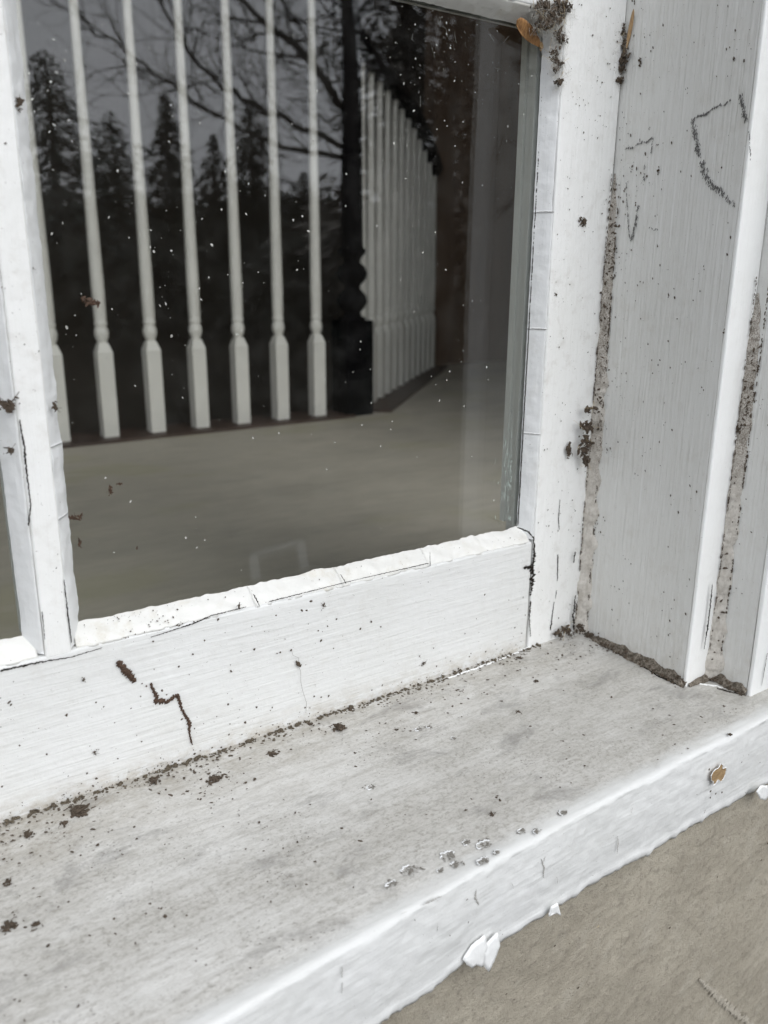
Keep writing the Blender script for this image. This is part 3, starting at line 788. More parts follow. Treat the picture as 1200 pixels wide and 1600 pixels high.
# broken paint blisters on the flat of the sill
def blister(u, v, r, seed):
    c = on_sill(u, v); rng = random.Random(seed); n = 34; rim = []; V = []; e = rng.uniform(.5, .8)
    for i in range(n+1):
        t = 6.283*(i % n)/n; k = 1+.55*noise.noise(Vector((math.cos(t)*2.2, math.sin(t)*2.2, seed)))+.3*noise.noise(Vector((math.cos(t)*6, math.sin(t)*6, seed)))
        p = c+Vector((math.cos(t)*r*k, math.sin(t)*r*k*e, 0)); p.z = sill_z(p.y)+.0002; rim.append(p)
    o = link_mesh('paint_blister', [c+Vector((0, 0, .0001))]+rim[:-1], [(0, 1+i, 1+(i+1) % n) for i in range(n)], M_greyflake, sill)
    v_, f_ = ribbon(rim[rng.randint(0, 10):rng.randint(16, 26)], min(.0006, r*.18), (0, 0, 1), height=.0004, jag=.7, seed=seed, seg=.0003)
    bits = [speck(c+Vector((rng.gauss(0, r*.55), rng.gauss(0, r*.4), .0003)), rng.uniform(.0002, .0007), (0, 0, 1), rng, None, rng.uniform(1, 2.5), .3) for _ in range(int(6+r*4000))]
    bv, bf = join(bits); bo = link_mesh('blister_dirt', bv, bf, M_dustg, None); bo.parent = o; bo['kind'] = 'stuff'
    q = link_mesh('curled_rim', v_, f_, M_drip, None); q.parent = o; return o
for k, (u, v, r) in enumerate([(640, 1361, .0042), (612, 1382, .0026), (700, 1338, .0036), (712, 1350, .0026), (756, 1320, .0038), (729, 1317, .0020), (776, 1332, .0016), (755, 1346, .003),
                               (688, 1361, .0018), (815, 1299, .0022), (838, 1300, .0018), (880, 1270, .0024), (655, 1140, .0024), (670, 1136, .0018), (581, 1230, .0030), (708, 1154, .0014)]):
    blister(u, v, r, k)
def sill_pt(rng):
    x = rng.uniform(-.05, .46); y = -.0125-abs(rng.gauss(0, .022)) if rng.random() < .6 else rng.uniform(-.15, -.0125)
    if x > JX-.001: return None
    if rng.random() < .5 and x > .15: return None
    return Vector((x, y, sill_z(y)+.0002))
scatter(4200, sill_pt, (0, 0, 1), .0001, .0008, M_dirt, sill, seed=21, elong=(1, 2), power=3)
scatter(1500, lambda r: (lambda y: Vector((r.uniform(-.05, .38), y, sill_z(y)+.0002)))(-.0118-abs(r.gauss(0, .004))), (0, 0, 1), .0001, .0009, M_grime, sill, seed=22)
scatter(60, lambda r: Vector((r.uniform(.1, .46), SF-.0035, r.uniform(-.30, -.262))), NF, .0001, .0004, M_dirt, sill, seed=23)
def joint(seed, n):
    rng = random.Random(seed); parts = []
    for i in range(n):
        x = rng.uniform(-.04, .40); k = noise.noise(Vector((x*35, 2, 2)))+.25-(x*.6)
        if rng.random() > k+.45: continue
        parts.append(blob(Vector((x, FACE_Y-.0008-abs(rng.gauss(0, .0012)), SILL_Z0+.0002)), rng.uniform(.0003, .0011), (0, -.5, 1), rng, .6, 1, .8, 1.6))
    v, f = join(parts); o = link_mesh('dirt_in_joint', v, f, M_grime, sill); o['kind'] = 'stuff'
joint(3, 420)

# ================================================================== LOOSE THINGS
US = (0, 0, 1)
for u, v, s, lab, pt in [
    (336, 1219, .0040, 'dark fluffy dirt clump on the left of the sill, near the sash joint', 8),
    (425, 1178, .0032, 'small brown dirt clump on the sill below the bottom rail, right of the fluffy clump', 6),
    (530, 1137, .0040, 'flat spread of brown crumbs on the sill below the hanging thread', 9),
    (485, 1133, .0022, 'brown crumb in the sill joint left of the flat spread of crumbs', 5),
    (122, 1268, .0052, 'largest brown heap of dirt in the joint at the far left of the sill', 12),
    (100, 1287, .0026, 'dark pellet lying just below the largest dirt heap at far left', 4),
    (44, 1304, .0028, 'flat dark crumb at the left edge of the sill near the joint', 5),
    (242, 1220, .0032, 'brown dirt clump pressed in the joint left of the fluffy clump', 6),
    (548, 1108, .0024, 'brown crumb in the joint right above the flat spread of crumbs', 5),
    (12, 1450, .0038, 'dark clump cut by the left edge of the photo, lower on the sill', 5),
    (12, 1379, .0022, 'small dark speck of dirt at the left edge between two clumps', 4),
    (55, 1447, .0022, 'small grey crumb on the lower left of the sill', 4),
    (650, 1114, .0017, 'round black crumb alone on the middle of the sill', 4),
    (620, 1140, .0014, 'tiny black crumb just left of the round one on the sill', 3),
    (809, 1113, .0022, 'flat brown fleck on the right half of the sill', 4),
    (768, 1273, .0020, 'round dark crumb behind the row of broken blisters', 4),
    (838, 1065, .0022, 'thin brown crumb on the sill near the inner corner', 4),
    (1141, 1148, .0018, 'small black crumb near the front edge at the right', 3),
    (1131, 1104, .0016, 'small black crumb beside the foot of the casing', 3),
    (1150, 1108, .0010, 'tiniest black crumb right of the one at the casing foot', 3),
    (728, 1266, .0010, 'tiny black crumb left of the round dark crumb by the blisters', 3),
    (810, 1028, .0020, 'brown crumb on the strip of lifted paint near the corner', 4)]:
    crumb(u, v, s*.85, on_sill, US, lab, parts=pt, grp='crumbs of dirt on the sill')
for u, v, s, lab, pt, el in [
    (317, 1062, .0, '', 0, 1),
    (662, 1036, .0016, 'small rusty crumb stuck low on the bottom rail of the sash', 4, 1.2),
    (505, 946, .0012, 'dark crumb on the bottom rail right under the putty', 3, 1.2),
    (373, 946, .0014, 'dark crumb on the bottom rail putty left of a crack', 4, 1.2),
    (910, 347, .0026, 'dark brown crumb stuck on the stile face halfway up', 6, 1.6),
    (869, 460, .0010, 'tiny brown crumb on the stile below the halfway crumb', 3, 1.6),
    (13, 632, .0030, 'brown clump stuck on the left side of the muntin', 6, 1.6),
    (15, 702, .0018, 'elongated brown crumb on the muntin below the clump', 4, 2.0),
    (150, 1176, .0013, 'dark triangular speck on the lower left of the rail', 3, 1.1),
    (131, 1062, .0011, 'dark speck on the rail below the foot of the muntin', 3, 1.1)]:
    if s: crumb(u, v, s, lambda a, b: on(a, b, 1, FACE_Y-.0006), NF, lab, parts=pt, elong=el, grp='crumbs stuck on the sash')
for u, v, s, lab in [(30, 162, .0022, 'brown husk stuck on the upper left muntin putty'),
                     (86, 637, .0017, 'brown husk stuck on the muntin putty level with the railing foot'),
                     (48, 420, .0014, 'grey crumb in the groove of the muntin')]:
    crumb(u, v, s, lambda a, b: on(a, b, 1, -.009), NF, lab, parts=4, elong=1.8, direction=(0, 0, 1), grp='husks stuck on the muntin')
for u, v, s, lab, d in [(140, 471, .0026, 'reddish insect husk on the glass across the first baluster', (1, 0, -.3)),
                        (172, 766, .0014, 'small brown husk on the glass in front of the beige floor', (.1, 0, 1)),
                        (186, 756, .0009, 'tiny brown fleck on the glass right beside the small husk', (1, 0, 0)),
                        (116, 808, .0022, 'brown husk wedged between glass and muntin putty', (1, 0, 0)),
                        (124, 848, .0014, 'thin brown husk hanging on the glass below the wedged one', (.1, 0, 1)),
                        (214, 856, .0006, 'tiny dark dot on the glass low at the left', (.1, 0, 1))]:
    crumb(u, v, s, on_glass, NF, lab, mat_=simple('husk', (.085, .045, .025), .6, (.045, .028, .018), 900), parts=5, elong=1.9, direction=d, name='insect_husk', cat='insect husk', grp='insect husks on the glass')
for u, v, s, lab in [(895, 98, .0018, 'brown seed crumb high on the jamb side'), (924, 267, .0014, 'brown crumb on the jamb level with the faint pencil mark'),
                     (1147, 92, .0011, 'dark speck high on the jamb right of the seed crumb'), (1131, 518, .0010, 'dark fleck with a tail low on the jamb near its white edge')]:
    crumb(u if u > 950 else u+105, v, s, lambda a, b: on(a, b, 0, JX-.0006), NJ, lab, parts=3, elong=1.5, direction=(0, 0, 1), grp='crumbs stuck on the jamb')
crumb(888, 703, .0035, lambda a, b: on(a, b, 1, FACE_Y-.002), NF, 'black ragged clump hanging at the stile edge beside the caulk', parts=7, elong=1.3, direction=(0, 0, 1))
# mud trail on the bottom rail
v, f = join([ribbon([on(u, v_, 1, fy) for u, v_ in [(183, 1033), (196, 1048), (212, 1064)]], [.0022, .0034, .0026], NF, height=.0016, jag=.35, seg=.0004, seed=1),
             ribbon([on(u, v_, 1, fy) for u, v_ in [(235, 1067), (240, 1080), (247, 1096), (262, 1096), (277, 1085)]], [.0012, .0014, .0030, .0020, .0022], NF, height=.0012, jag=.4, seg=.0004, seed=2),
             ribbon([on(u, v_, 1, fy) for u, v_ in [(277, 1086), (284, 1108), (296, 1130), (296, 1145), (300, 1163)]], [.0018, .0012, .0020, .0010, .0008], NF, height=.0010, jag=.4, seg=.0004, seed=3)]
            + [blob(on(u, v_, 1, fy), s, NF, rng, .5) for u, v_, s in [(188, 1036, .0014), (205, 1058, .0016), (250, 1095, .0016), (229, 1072, .0005), (222, 1068, .0004), (277, 1087, .0012)]])
tag(link_mesh('mud_trail', v, f, simple('dry_mud', (.10, .06, .04), .9, (.05, .03, .02), 900, .8, .0005)), 'broken zigzag trail of dried brown mud on the bottom rail of the sash', 'mud trail')
# hanging thread with a knot of dirt
th = thing('dirt_thread', 'fine hair hanging down the bottom rail from a small knot of dirt', 'thread', tuple(on_face(466, 1040)))
pts = [on(u, v_, 1, FACE_Y-.001) for u, v_ in [(455, 1015), (458, 1024), (467, 1028), (466, 1038), (470, 1050), (470, 1065), (473, 1080), (479, 1098), (478, 1114)]]
v, f = tube(pts, .00007, 4); link_mesh('hair', v, f, M_grime, th)
v, f = join([blob(on(u, v_, 1, FACE_Y-.0008), s, NF, rng, .6) for u, v_, s in [(466, 1037, .0013), (469, 1040, .0010), (463, 1034, .0007), (455, 1016, .0006), (438, 1019, .0006), (433, 1021, .0004)]])
link_mesh('knot', v, f, M_dirt, th)

# seed wings
def wing_mesh(base, tip, width, nrm, curl, nm=14, thick=.00025):
    base = Vector(base); tip = Vector(tip); ax = tip-base; L = ax.length; a = ax.normalized(); n = Vector(nrm).normalized(); s = n.cross(a).normalized(); n = a.cross(s)*-1
    V, F = [], []; W = 6
    for side in (0, 1):
        for i in range(nm+1):
            t = i/nm; w = width*(.22+.9*math.sin(min(1, t*1.02)**.8*2.9)*(.45+.55*t))
            w = max(w, width*.06) if i < nm else width*.08
            for k in range(W+1):
                q = k/W*2-1
                p = base+a*L*t+s*(q*w*.5+width*.18*t*t)+n*(curl*(q*q)*.5+curl*math.sin(t*3)*1.2+thick*(1 if side else 0)+.00012*math.sin(q*11+t*9))
                V.append(p)
    m = W+1; off = (nm+1)*m
    for i in range(nm):
        for k in range(W):
            A = i*m+k; F.append((A, A+1, A+m+1, A+m)); A += off; F.append((A, A+m, A+m+1, A+1))
        for k in (0, W):
            A = i*m+k; F.append((A, A+m, A+m+off, A+off))
    return V, F
def wing_mat():
    m = NT('seed_wing'); a = m.noise(900, 3, (1, 1, .15), .6)
    c = m.mix(m.rng(a, .35, .65), (.46, .25, .10), (.24, .115, .045))
    return m.done(c, .55, m.bump(a, .5, .0003), .4)
M_wing = wing_mat()
w1 = thing('seed_wing', 'orange brown papery seed wing stuck in the top corner of the glass', 'seed', tuple(on(843, 68, 1, -.004)))
v, f = wing_mesh(on(846, 72, 1, -.004), on(812, 27, 1, -.010), .0085, (-.45, -1, -.1), .0010); link_mesh('wing', v, f, M_wing, w1, smooth=True)
v, f = join([blob(on(845, 73, 1, -.004), .0014, NF, rng, .6, 2, .3, 1.6)]); link_mesh('seed', v, f, M_tan, w1)
w2 = thing('seed_wing', 'pale narrow seed husk standing in the dirt at the top of the jamb corner', 'seed', tuple(on(980, 80, 0, JX)))
M_wing2 = simple('pale_wing', (.50, .34, .18), .6, (.30, .18, .09), 900, .5, .0003, stretch=(1, 1, .2))
v, f = wing_mesh(on(976, 84, 0, JX-.0015), on(991, 14, 0, JX-.004), .0026, (-1, -.6, 0), .0008); link_mesh('wing', v, f, M_wing2, w2, smooth=True)
v, f = join([blob(on(977, 80, 0, JX-.002), .0014, NJ, rng, .6, 2, .3, 1.4)]); link_mesh('seed', v, f, M_dirt, w2)
# crumbly nest of frass in the top corner
def nest(name, label, centres, n, s0, s1, fn, nrm, seed, fib=20, web=0):
    rng2 = random.Random(seed); t = thing(name, label, 'debris', tuple(fn(*centres[0][:2]))); parts = []; fibs = []; webs = []
    for i in range(int(n*2.2)):
        u, v, r = rng2.choice(centres); p = fn(rng2.gauss(u, r*.5), rng2.gauss(v, r*.5))-Vector(nrm)*-1*abs(rng2.gauss(0, .0012))
        parts.append(blob(p, (s0*.5+(s1*1.15-s0*.5)*rng2.random()**2.6), nrm, rng2, .8, 1, .9, rng2.uniform(1, 2.4)))
    for i in range(fib+web):
        u, v, r = rng2.choice(centres); r *= .8; pp = [fn(rng2.gauss(u, r), rng2.gauss(v, r))+Vector(nrm)*rng2.uniform(.0004, .003)]
        pp.append(pp[0]+Vector((rng2.gauss(0, .003), rng2.gauss(0, .0005), rng2.gauss(0, .003)))); pp.append(pp[1]+Vector((rng2.gauss(0, .002), 0, rng2.gauss(0, .002))))
        (fibs if i < fib else webs).append(tube(pp, (.00008 if i < fib else .00005), 4))
    v, f = join(parts); o = link_mesh('crumbs', v, f, M_dirt, t); o['kind'] = 'stuff'
    if fibs: v, f = join(fibs); o = link_mesh('fibres', v, f, M_straw, t); o['kind'] = 'stuff'
    if webs: v, f = join(webs); o = link_mesh('web', v, f, M_web, t); o['kind'] = 'stuff'
    return t
ft = lambda u, v: on(u, v, 1, -.0105)
nest('debris_nest', 'crumbly brown insect debris and cobweb packed in the top right corner of the pane', [(852, 28, 13), (850, 38, 10), (864, 20, 14), (845, 16, 11), (876, 14, 10)], 260, .0003, .0012, ft, NF, 1, 40, 380)
nest('debris_nest', 'small brown droppings on the putty just below the corner nest', [(870, 52, 8), (874, 60, 8), (862, 82, 7), (864, 95, 5), (874, 100, 3), (868, 108, 5), (870, 128, 4)], 130, .0003, .0009, ft, NF, 2, 12, 260)
nest('debris_nest', 'dark ragged debris trailing down the jamb corner under the pale husk', [(972, 70, 8), (975, 52, 6), (974, 92, 7), (972, 108, 5), (971, 125, 3), (972, 40, 4)], 130, .0003, .0010, lambda u, v: on(u, v, 0, JX-.001), NJ, 3, 14, 160)
nest('debris_nest', 'orange and black insect remains lodged in the middle of the stile caulk', [(914, 690, 7), (910, 705, 7), (913, 718, 5), (916, 668, 8), (920, 640, 6)], 120, .0003, .0011, lambda u, v: on(u, v, 1, -.0165), NF, 4, 16, 10)
nest('debris_nest', 'brown dirt plug at the foot of the stile where it meets the sill', [(872, 990, 6), (888, 988, 7), (905, 992, 6), (880, 982, 5)], 90, .0003, .0010, lambda u, v: on(u, v, 1, -.0135), NF, 5, 4, 0)
nest('debris_nest', 'dark hooked debris on the second jamb corner beside its white edge', [(1152, 675, 4), (1156, 668, 4), (1148, 684, 4), (1160, 664, 3)], 40, .0003, .0008, lambda u, v: on(u, v, 0, .4560), NJ, 6, 2, 0)
v, f = tube([on(u, v_, 1, -.002) for u, v_ in [(560, 411), (566, 415), (570, 422), (568, 432)]], .00008, 4)
rp = []
for i in range(1100):                      # dried splashes on the glass
    u, v_ = rng.uniform(40, 800), rng.uniform(20, 930)
    if v_ > 700 and rng.random() < .6: continue
    if noise.noise(Vector((u*.012, v_*.012, 3)))+rng.uniform(-.4, .5) < 0: continue
    if rng.random() < .2: u, v_ = rng.gauss(700, 80), rng.gauss(90, 70)
    p = on_glass(u, v_)
    if not (P0+.002 < p.x < P1-.001 and Z0+.003 < p.z < Z1-.002): continue
    rp.append(speck(p, .00012+.00042*rng.random()**3.5, NF, rng, (rng.uniform(-1, 1), 0, rng.uniform(-1, 1)), rng.uniform(1, 2), .25))
for u, v_, s in [(312, 192, .0007), (626, 437, .0007), (647, 487, .0006), (738, 470, .0007), (724, 477, .0005), (184, 267, .0006), (81, 365, .0006), (98, 349, .0006), (268, 525, .0007), (540, 322, .0005), (541, 272, .0006), (580, 630, .0006), (698, 594, .0005), (724, 548, .0005), (751, 470, .0005), (657, 460, .0005), (310, 175, .0004), (45, 115, .0006), (88, 113, .0006), (760, 574, .0008)]:
    rp.append(speck(on_glass(u, v_), s*.9, NF, rng, (0, 0, 1), rng.uniform(1, 1.4), .3))
for i in range(26):
    p = on_glass(rng.gauss(680, 90), rng.gauss(60, 50))
    if P0 < p.x < P1-.003 and p.z < Z1-.004:
        d = Vector((rng.gauss(0, .002), 0, rng.gauss(0, .002))); rp.append(ribbon([p, p+d, p+d*1.4+Vector((rng.gauss(0, .001), 0, rng.gauss(0, .001)))], .00012, NF, seed=i))
v, f = join(rp); o = link_mesh('dried_splashes', v, f, M_speckw, sash); o['kind'] = 'stuff'

# ================================================================== HOUSE WALL
wall = thing('house_wall', 'rough beige painted masonry wall of the house below the window sill', 'wall', (.3, 0, -.9))
WY = -.1468
def wall_sheet():
    xs = [-1.2, -.8, -.5, -.3]+list(np.arange(.1, .62, .0022))+[.7, .9, 1.3, 1.8]; zs = list(np.arange(-.60, -.2655, .0022)); zs = [-1.0, -.8, -.7]+zs
    V, F = [], []
    for x in xs:
        for z in zs:
            d = .0014*noise.noise(Vector((x*22, z*22, 0)))+.0006*noise.noise(Vector((x*80, z*80, 3)))+.0006*noise.noise(Vector((x*240, z*240, 3)))
            V.append(Vector((x, WY-d, z)))
    m = len(zs)
    for i in range(len(xs)-1):
        for k in range(m-1): a = i*m+k; F.append((a, a+m, a+m+1, a+1))
    # body behind the skin
    v2, f2 = box((-1.2, WY+.004, -1.0), (1.8, .10, -.30)); 
    return join([(V, F), (v2, f2)])
V, F = wall_sheet(); link_mesh('masonry_face', V, F, M_stucco, wall, smooth=True)
M_ridge = simple('filled_crack', (.43, .395, .33), .8, (.33, .30, .245), 400, .8, .001)
ol = on
v, f = join([ribbon([on(u, v_, 1, WY-.0012) for u, v_ in [(1092, 1530), (1120, 1555), (1140, 1575), (1175, 1602)]], [.0015, .004, .0045, .0035], NF, height=.0003, jag=.8, seed=3)])
link_mesh('filled_crack', v, f, M_ridge, wall)
scatter(110, lambda r: Vector((r.uniform(.15, .55), WY-.0014, r.uniform(-.5, -.3))), NF, .0002, .0009, M_dirt, wall, seed=31)
scatter(26, lambda r: on(r.uniform(820, 950), r.uniform(1390, 1470), 1, WY-.0016), NF, .0002, .0005, M_straw, wall, seed=32, direction=(1, 0, .7), elong=(2, 6), name='straw_bits')
# upper and side masonry, kept back to the window bank (unseen flanking openings added and sized to light the room)
for lo, hi in [((-3.2, -.1, 1.75), (3.2, .10, 2.25)), ((-3.2, -.1, -1.0), (-1.2, .10, -.22)), ((1.8, -.1, -1.0), (3.2, .10, -.22)), ((.6205, -.1, -.2995), (.70, .10, 1.75)), ((1.25, -.1, -.22), (3.2, .10, 1.75)), ((LJ-.24, -.1, -.2995), (LJ-.1305, .10, 1.75)), ((.7005, -.1, -.2995), (1.8, .10, -.22)), ((-1.2, -.1, -.2995), (LJ-.2405, .10, -.22))]:
    v, f = box(lo, hi); link_mesh('masonry_block', v, f, M_stucco, wall)

# ================================================================== ROOM
FZ = -.33
def floor_mat():
    m = NT('interior_floor_paint')
    a = m.noise(3.2, 4, (1, 2.2, 1), .6); b = m.noise(60, 4, (.35, 1, 1), .6, off=(1, 1, 1))
    c = m.mix(m.rng(a, .3, .7), (.60, .555, .47), (.49, .455, .385))
    c = m.mix(m.math('MULTIPLY', m.rng(b, .42, .7), .3), c, (.36, .33, .28))
    c = m.mix(m.math('MULTIPLY', m.rng(m.noise(11, 5, (.7, 1, 1), .65, off=(2, 2, 2)), .5, .68), .35), c, (.36, .335, .29))
    c = m.mix(m.math('MULTIPLY', m.rng(m.noise(5, 3, (1, 1.5, 1), .5, off=(7, 3, 1)), .58, .7), .3), c, (.42, .40, .22))
    return m.done(c, .7, m.bump(b, .2, .001), .3)
M_floor = floor_mat()
M_dark = simple('shade_dark_wall', (.15, .125, .095), .8, (.11, .09, .07), 3)  # walls coloured dark to stand for the unlit depth of the room
M_brown = simple('brown_wood', (.20, .135, .09), .6, (.14, .092, .06), 12, stretch=(1, 1, .1))
M_nose = simple('nosing_wood', (.085, .055, .042), .5, (.055, .036, .028), 30, stretch=(.2, 1, 1))
M_ceil = simple('ceiling_paint', (.55, .54, .5), .8, (.5, .49, .45), 3)
M_bal = simple('baluster_paint', (.86, .845, .785), .45, (.79, .775, .72), 18, .15, .002)
M_black = simple('black_paint', (.0016, .002, .0028), .22, (.002, .002, .003), 30, spec=.012)
def struct(name, parts, m_):
    v, f = join(parts); o = link_mesh(name, v, f, m_); o['kind'] = 'structure'; return o
Yr = 1.305
c42, s42 = math.cos(rad(42)), math.sin(rad(42))
def poly_slab(pts, z0, z1):
    n = len(pts); V = [Vector((x, y, z0)) for x, y in pts]+[Vector((x, y, z1)) for x, y in pts]
    F = [tuple(range(n))[::-1], tuple(range(n, 2*n))]+[(i, (i+1) % n, (i+1) % n+n, i+n) for i in range(n)]
    return V, F
N0 = Vector((1.075, 1.30)); far2 = N0+Vector((c42, s42))*1.12
struct('interior_floor', [poly_slab([(-3.2, .101), (3.2, .101), (3.2, 3.0), (far2.x+.62, far2.y+.56), (N0.x+.02, Yr+.065), (-3.2, Yr+.065)], FZ-.2, FZ)], M_floor)
struct('ceiling', [box((-3.2, .101, 2.2), (3.2, 5.0, 2.3))], M_ceil)
struct('back_wall', [box((-3.2, 4.2, -3.0), (3.2, 4.3, 2.2))], M_dark)
struct('side_wall', [box((-3.3, .101, -3.0), (-3.2, 4.3, 2.2))], M_dark)
struct('side_wall', [box((3.2, .101, -3.0), (3.3, 4.3, 2.2))], M_dark)
struct('stairwell_floor', [box((-3.2, Yr+.07, -3.1), (3.2, 4.2, -3.0))], M_dark)
pw = thing('wooden_partition', 'dark brown wooden panel at the far end of the angled railing', 'partition', (2.1, 2.25, FZ))
v, f = poly_slab([(far2.x-.005, far2.y+.02), (3.19, far2.y+.02), (3.19, far2.y+.08), (far2.x-.005, far2.y+.08)], FZ, 2.19)
link_mesh('panel', v, f, M_brown, pw)
v, f = box((far2.x-.02, far2.y-.002, FZ), (far2.x+.06, far2.y+.018, 2.19)); link_mesh('trim', v, f, M_brown, pw)

def baluster_geo(h):
    w = .0150; V = []; F = []
    ring = [(-w, -w), (w, -w), (w, w), (-w, w)]
    zs = [(0, 1), (.168, 1), (.186, .62)]
    for z, k in zs: V += [Vector((x*k, y*k, z)) for x, y in ring]
    for i in range(2):
        for k in range(4): a = i*4; F.append((a+k, a+(k+1) % 4, a+4+(k+1) % 4, a+4+k))
    F.append((0, 3, 2, 1)); F.append((8, 9, 10, 11))
    prof = [(.180, .0085), (.190, .0098), (.198, .0132), (.206, .0142), (.213, .0130), (.218, .0105), (.221, .0124), (.226, .0128), (.229, .0112), (.235, .0122), (.30, .0126), (.45, .0110), (.65, .0088), (h, .0078)]
    S = 14; o = len(V)
    for z, r in prof: V += [Vector((r*math.cos(6.2832*k/S), r*math.sin(6.2832*k/S), z)) for k in range(S)]
    for i in range(len(prof)-1):
        for k in range(S): a = o+i*S; F.append((a+k, a+(k+1) % S, a+S+(k+1) % S, a+S+k))
    return V, F
def smooth_above(o, z):
    for p in o.data.polygons:
        if len(p.vertices) == 4 and p.center.z > z: p.use_smooth = True
rail1 = thing('stair_railing', 'white turned balusters in a straight row with a black newel post, facing the window', 'railing', (1.0, Yr, FZ))
V, F = baluster_geo(.905)
b0 = link_mesh('baluster', V, F, M_bal); smooth_above(b0, .19)
xs = [.4925+.0975*k for k in range(-26, 6)]
first = True
for x in xs:
    o = b0 if first else b0.copy()
    if not first: COL.objects.link(o)
    first = False; o.parent = rail1; o.location = (x-1.0, 0, .006); o.rotation_euler = (0, 0, rad(1.6*math.sin(x*37)))
v, f = box((-2.2, Yr-.05, FZ), (N0.x-.02, Yr+.066, FZ+.006)); link_mesh('nosing', v, f, M_nose, rail1)
v, f = rounded_box((-2.2, Yr-.03, .577), (N0.x-.03, Yr+.03, .62), r=.012, step=(.5, .02, .02), amp=0); link_mesh('handrail', v, f, M_black, rail1, smooth=True)
def newel(h_top, parent, loc):
    w = .037; parts = [rounded_box((-w, -w, 0), (w, w, .222), r=.004, step=(.03, .03, .1), amp=0)]
    prof = [(.220, .030), (.226, .032), (.231, .022), (.240, .020), (.252, .031), (.265, .036), (.280, .031), (.292, .019), (.30, .019), (.312, .031), (.327, .036), (.342, .030), (.352, .019), (.360, .021), (.372, .031), (.380, .032), (.386, .026), (.40, .0255), (.60, .024), (h_top-.16, .022)]
    S = 24; V = []; F = []
    for z, r in prof: V += [Vector((r*math.cos(6.2832*k/S), r*math.sin(6.2832*k/S), z)) for k in range(S)]
    for i in range(len(prof)-1):
        for k in range(S): a = i*S; F.append((a+k, a+(k+1) % S, a+S+(k+1) % S, a+S+k))
    parts.append((V, F)); parts.append(rounded_box((-w, -w, h_top-.16), (w, w, h_top), r=.004, step=(.03, .03, .1), amp=0))
    v, f = join(parts); o = link_mesh('newel_post', v, f, M_black, None, smooth=True)
    o.parent = parent; o.location = Vector(loc)-parent.location
    bm_ = bmesh.new(); bmesh.ops.create_uvsphere(bm_, u_segments=20, v_segments=12, radius=.038)
    vv = [p.co+Vector((0, 0, h_top+.03)) for p in bm_.verts]; ff = [tuple(q.index for q in fc.verts) for fc in bm_.faces]; bm_.free()
    k = link_mesh('newel_cap', vv, ff, M_black, None, smooth=True); k.parent = o
    return o
newel(1.02, rail1, (1.078, Yr, FZ))
rail2 = thing('stair_railing', 'white balusters seen edge-on, running off at an angle behind the black newel post', 'railing', (N0.x, N0.y, FZ))
def rail2_h(t): return .800-.13*t*t*t-.015*t
L2 = 1.05
m2 = b0.data
n2 = 12
for k in range(n2):
    d = .085+k*.0865
    V, F = baluster_geo(rail2_h(d/L2)+.005)
    o = link_mesh('baluster', V, F, M_bal); smooth_above(o, .19)
    o.parent = rail2; o.location = (c42*d, s42*d, .006); o.rotation_euler = (0, 0, rad(42))
pts = [Vector((c42*t*L2, s42*t*L2, 0)) for t in (0, 1)]
n_ = Vector((-s42, c42, 0))
q = [pts[0]+Vector((.02, -.02, 0))-n_*.058+Vector((.03, .03, 0)), pts[1]+Vector((c42, s42, 0))*.04-n_*.058, pts[1]+Vector((c42, s42, 0))*.04+n_*.05, pts[0]+Vector((.02, .03, 0))+n_*.05]
v, f = poly_slab([(p.x, p.y) for p in q], 0, .0058)
o = link_mesh('nosing', v, f, M_nose); o.parent = rail2
hp = [Vector((c42*t*L2, s42*t*L2, rail2_h(t)+.012)) for t in [i/14 for i in range(15)]]
v, f = tube(hp, .030, 12); o = link_mesh('handrail', v, f, M_black, None, smooth=True); o.parent = rail2
# flight of stairs going down beyond the railing
st = thing('staircase', 'dark flight of stairs descending beyond the white railing', 'stairs', (0, 2.0, FZ-.4))
for k in range(9):
    v, f = rounded_box((.45-.26*(k+1), 1.50, FZ-.19*(k+1)-.04), (.45-.26*k+.03, 2.5, FZ-.19*(k+1)), r=.006, step=(.2, .5, .04), amp=0)
    link_mesh('tread', v, f, M_brown, st, smooth=True)

# ================================================================== OUTDOORS (seen mirrored in the glass)
GZ = -1.05
def ground_mat():
    m = NT('leaf_litter'); a = m.noise(1.3, 5, (1, 1, 1), .65); b = m.noise(14, 4, (1, 1, 1), .6)
    c = m.mix(m.rng(a, .35, .65), (.016, .014, .010), (.012, .012, .008)); c = m.mix(m.math('MULTIPLY', m.rng(b, .5, .7), .5), c, (.024, .02, .013))
    return m.done(c, .95, m.bump(b, .5, .04), .1)
M_ground = ground_mat()
V, F = [], []; nr, na = 40, 72
for i in range(nr+1):
    r = .0+220*(i/nr)**2.4
    for k in range(na):
        a = 6.2832*k/na; V.append(Vector((r*math.cos(a), r*math.sin(a), GZ+.0+(.5*noise.noise(Vector((r*math.cos(a)*.08, r*math.sin(a)*.08, 0)))*min(1, r/12)))))
for i in range(nr):
    for k in range(na): F.append((i*na+k, (i+1)*na+k, (i+1)*na+(k+1) % na, i*na+(k+1) % na))
g = link_mesh('ground', V, F, M_ground, smooth=True); g['kind'] = 'structure'
for p_ in g.data.vertices:
    if abs(p_.co.x) < 3.6 and -.0 < p_.co.y < 4.6: p_.co.z -= 2.3

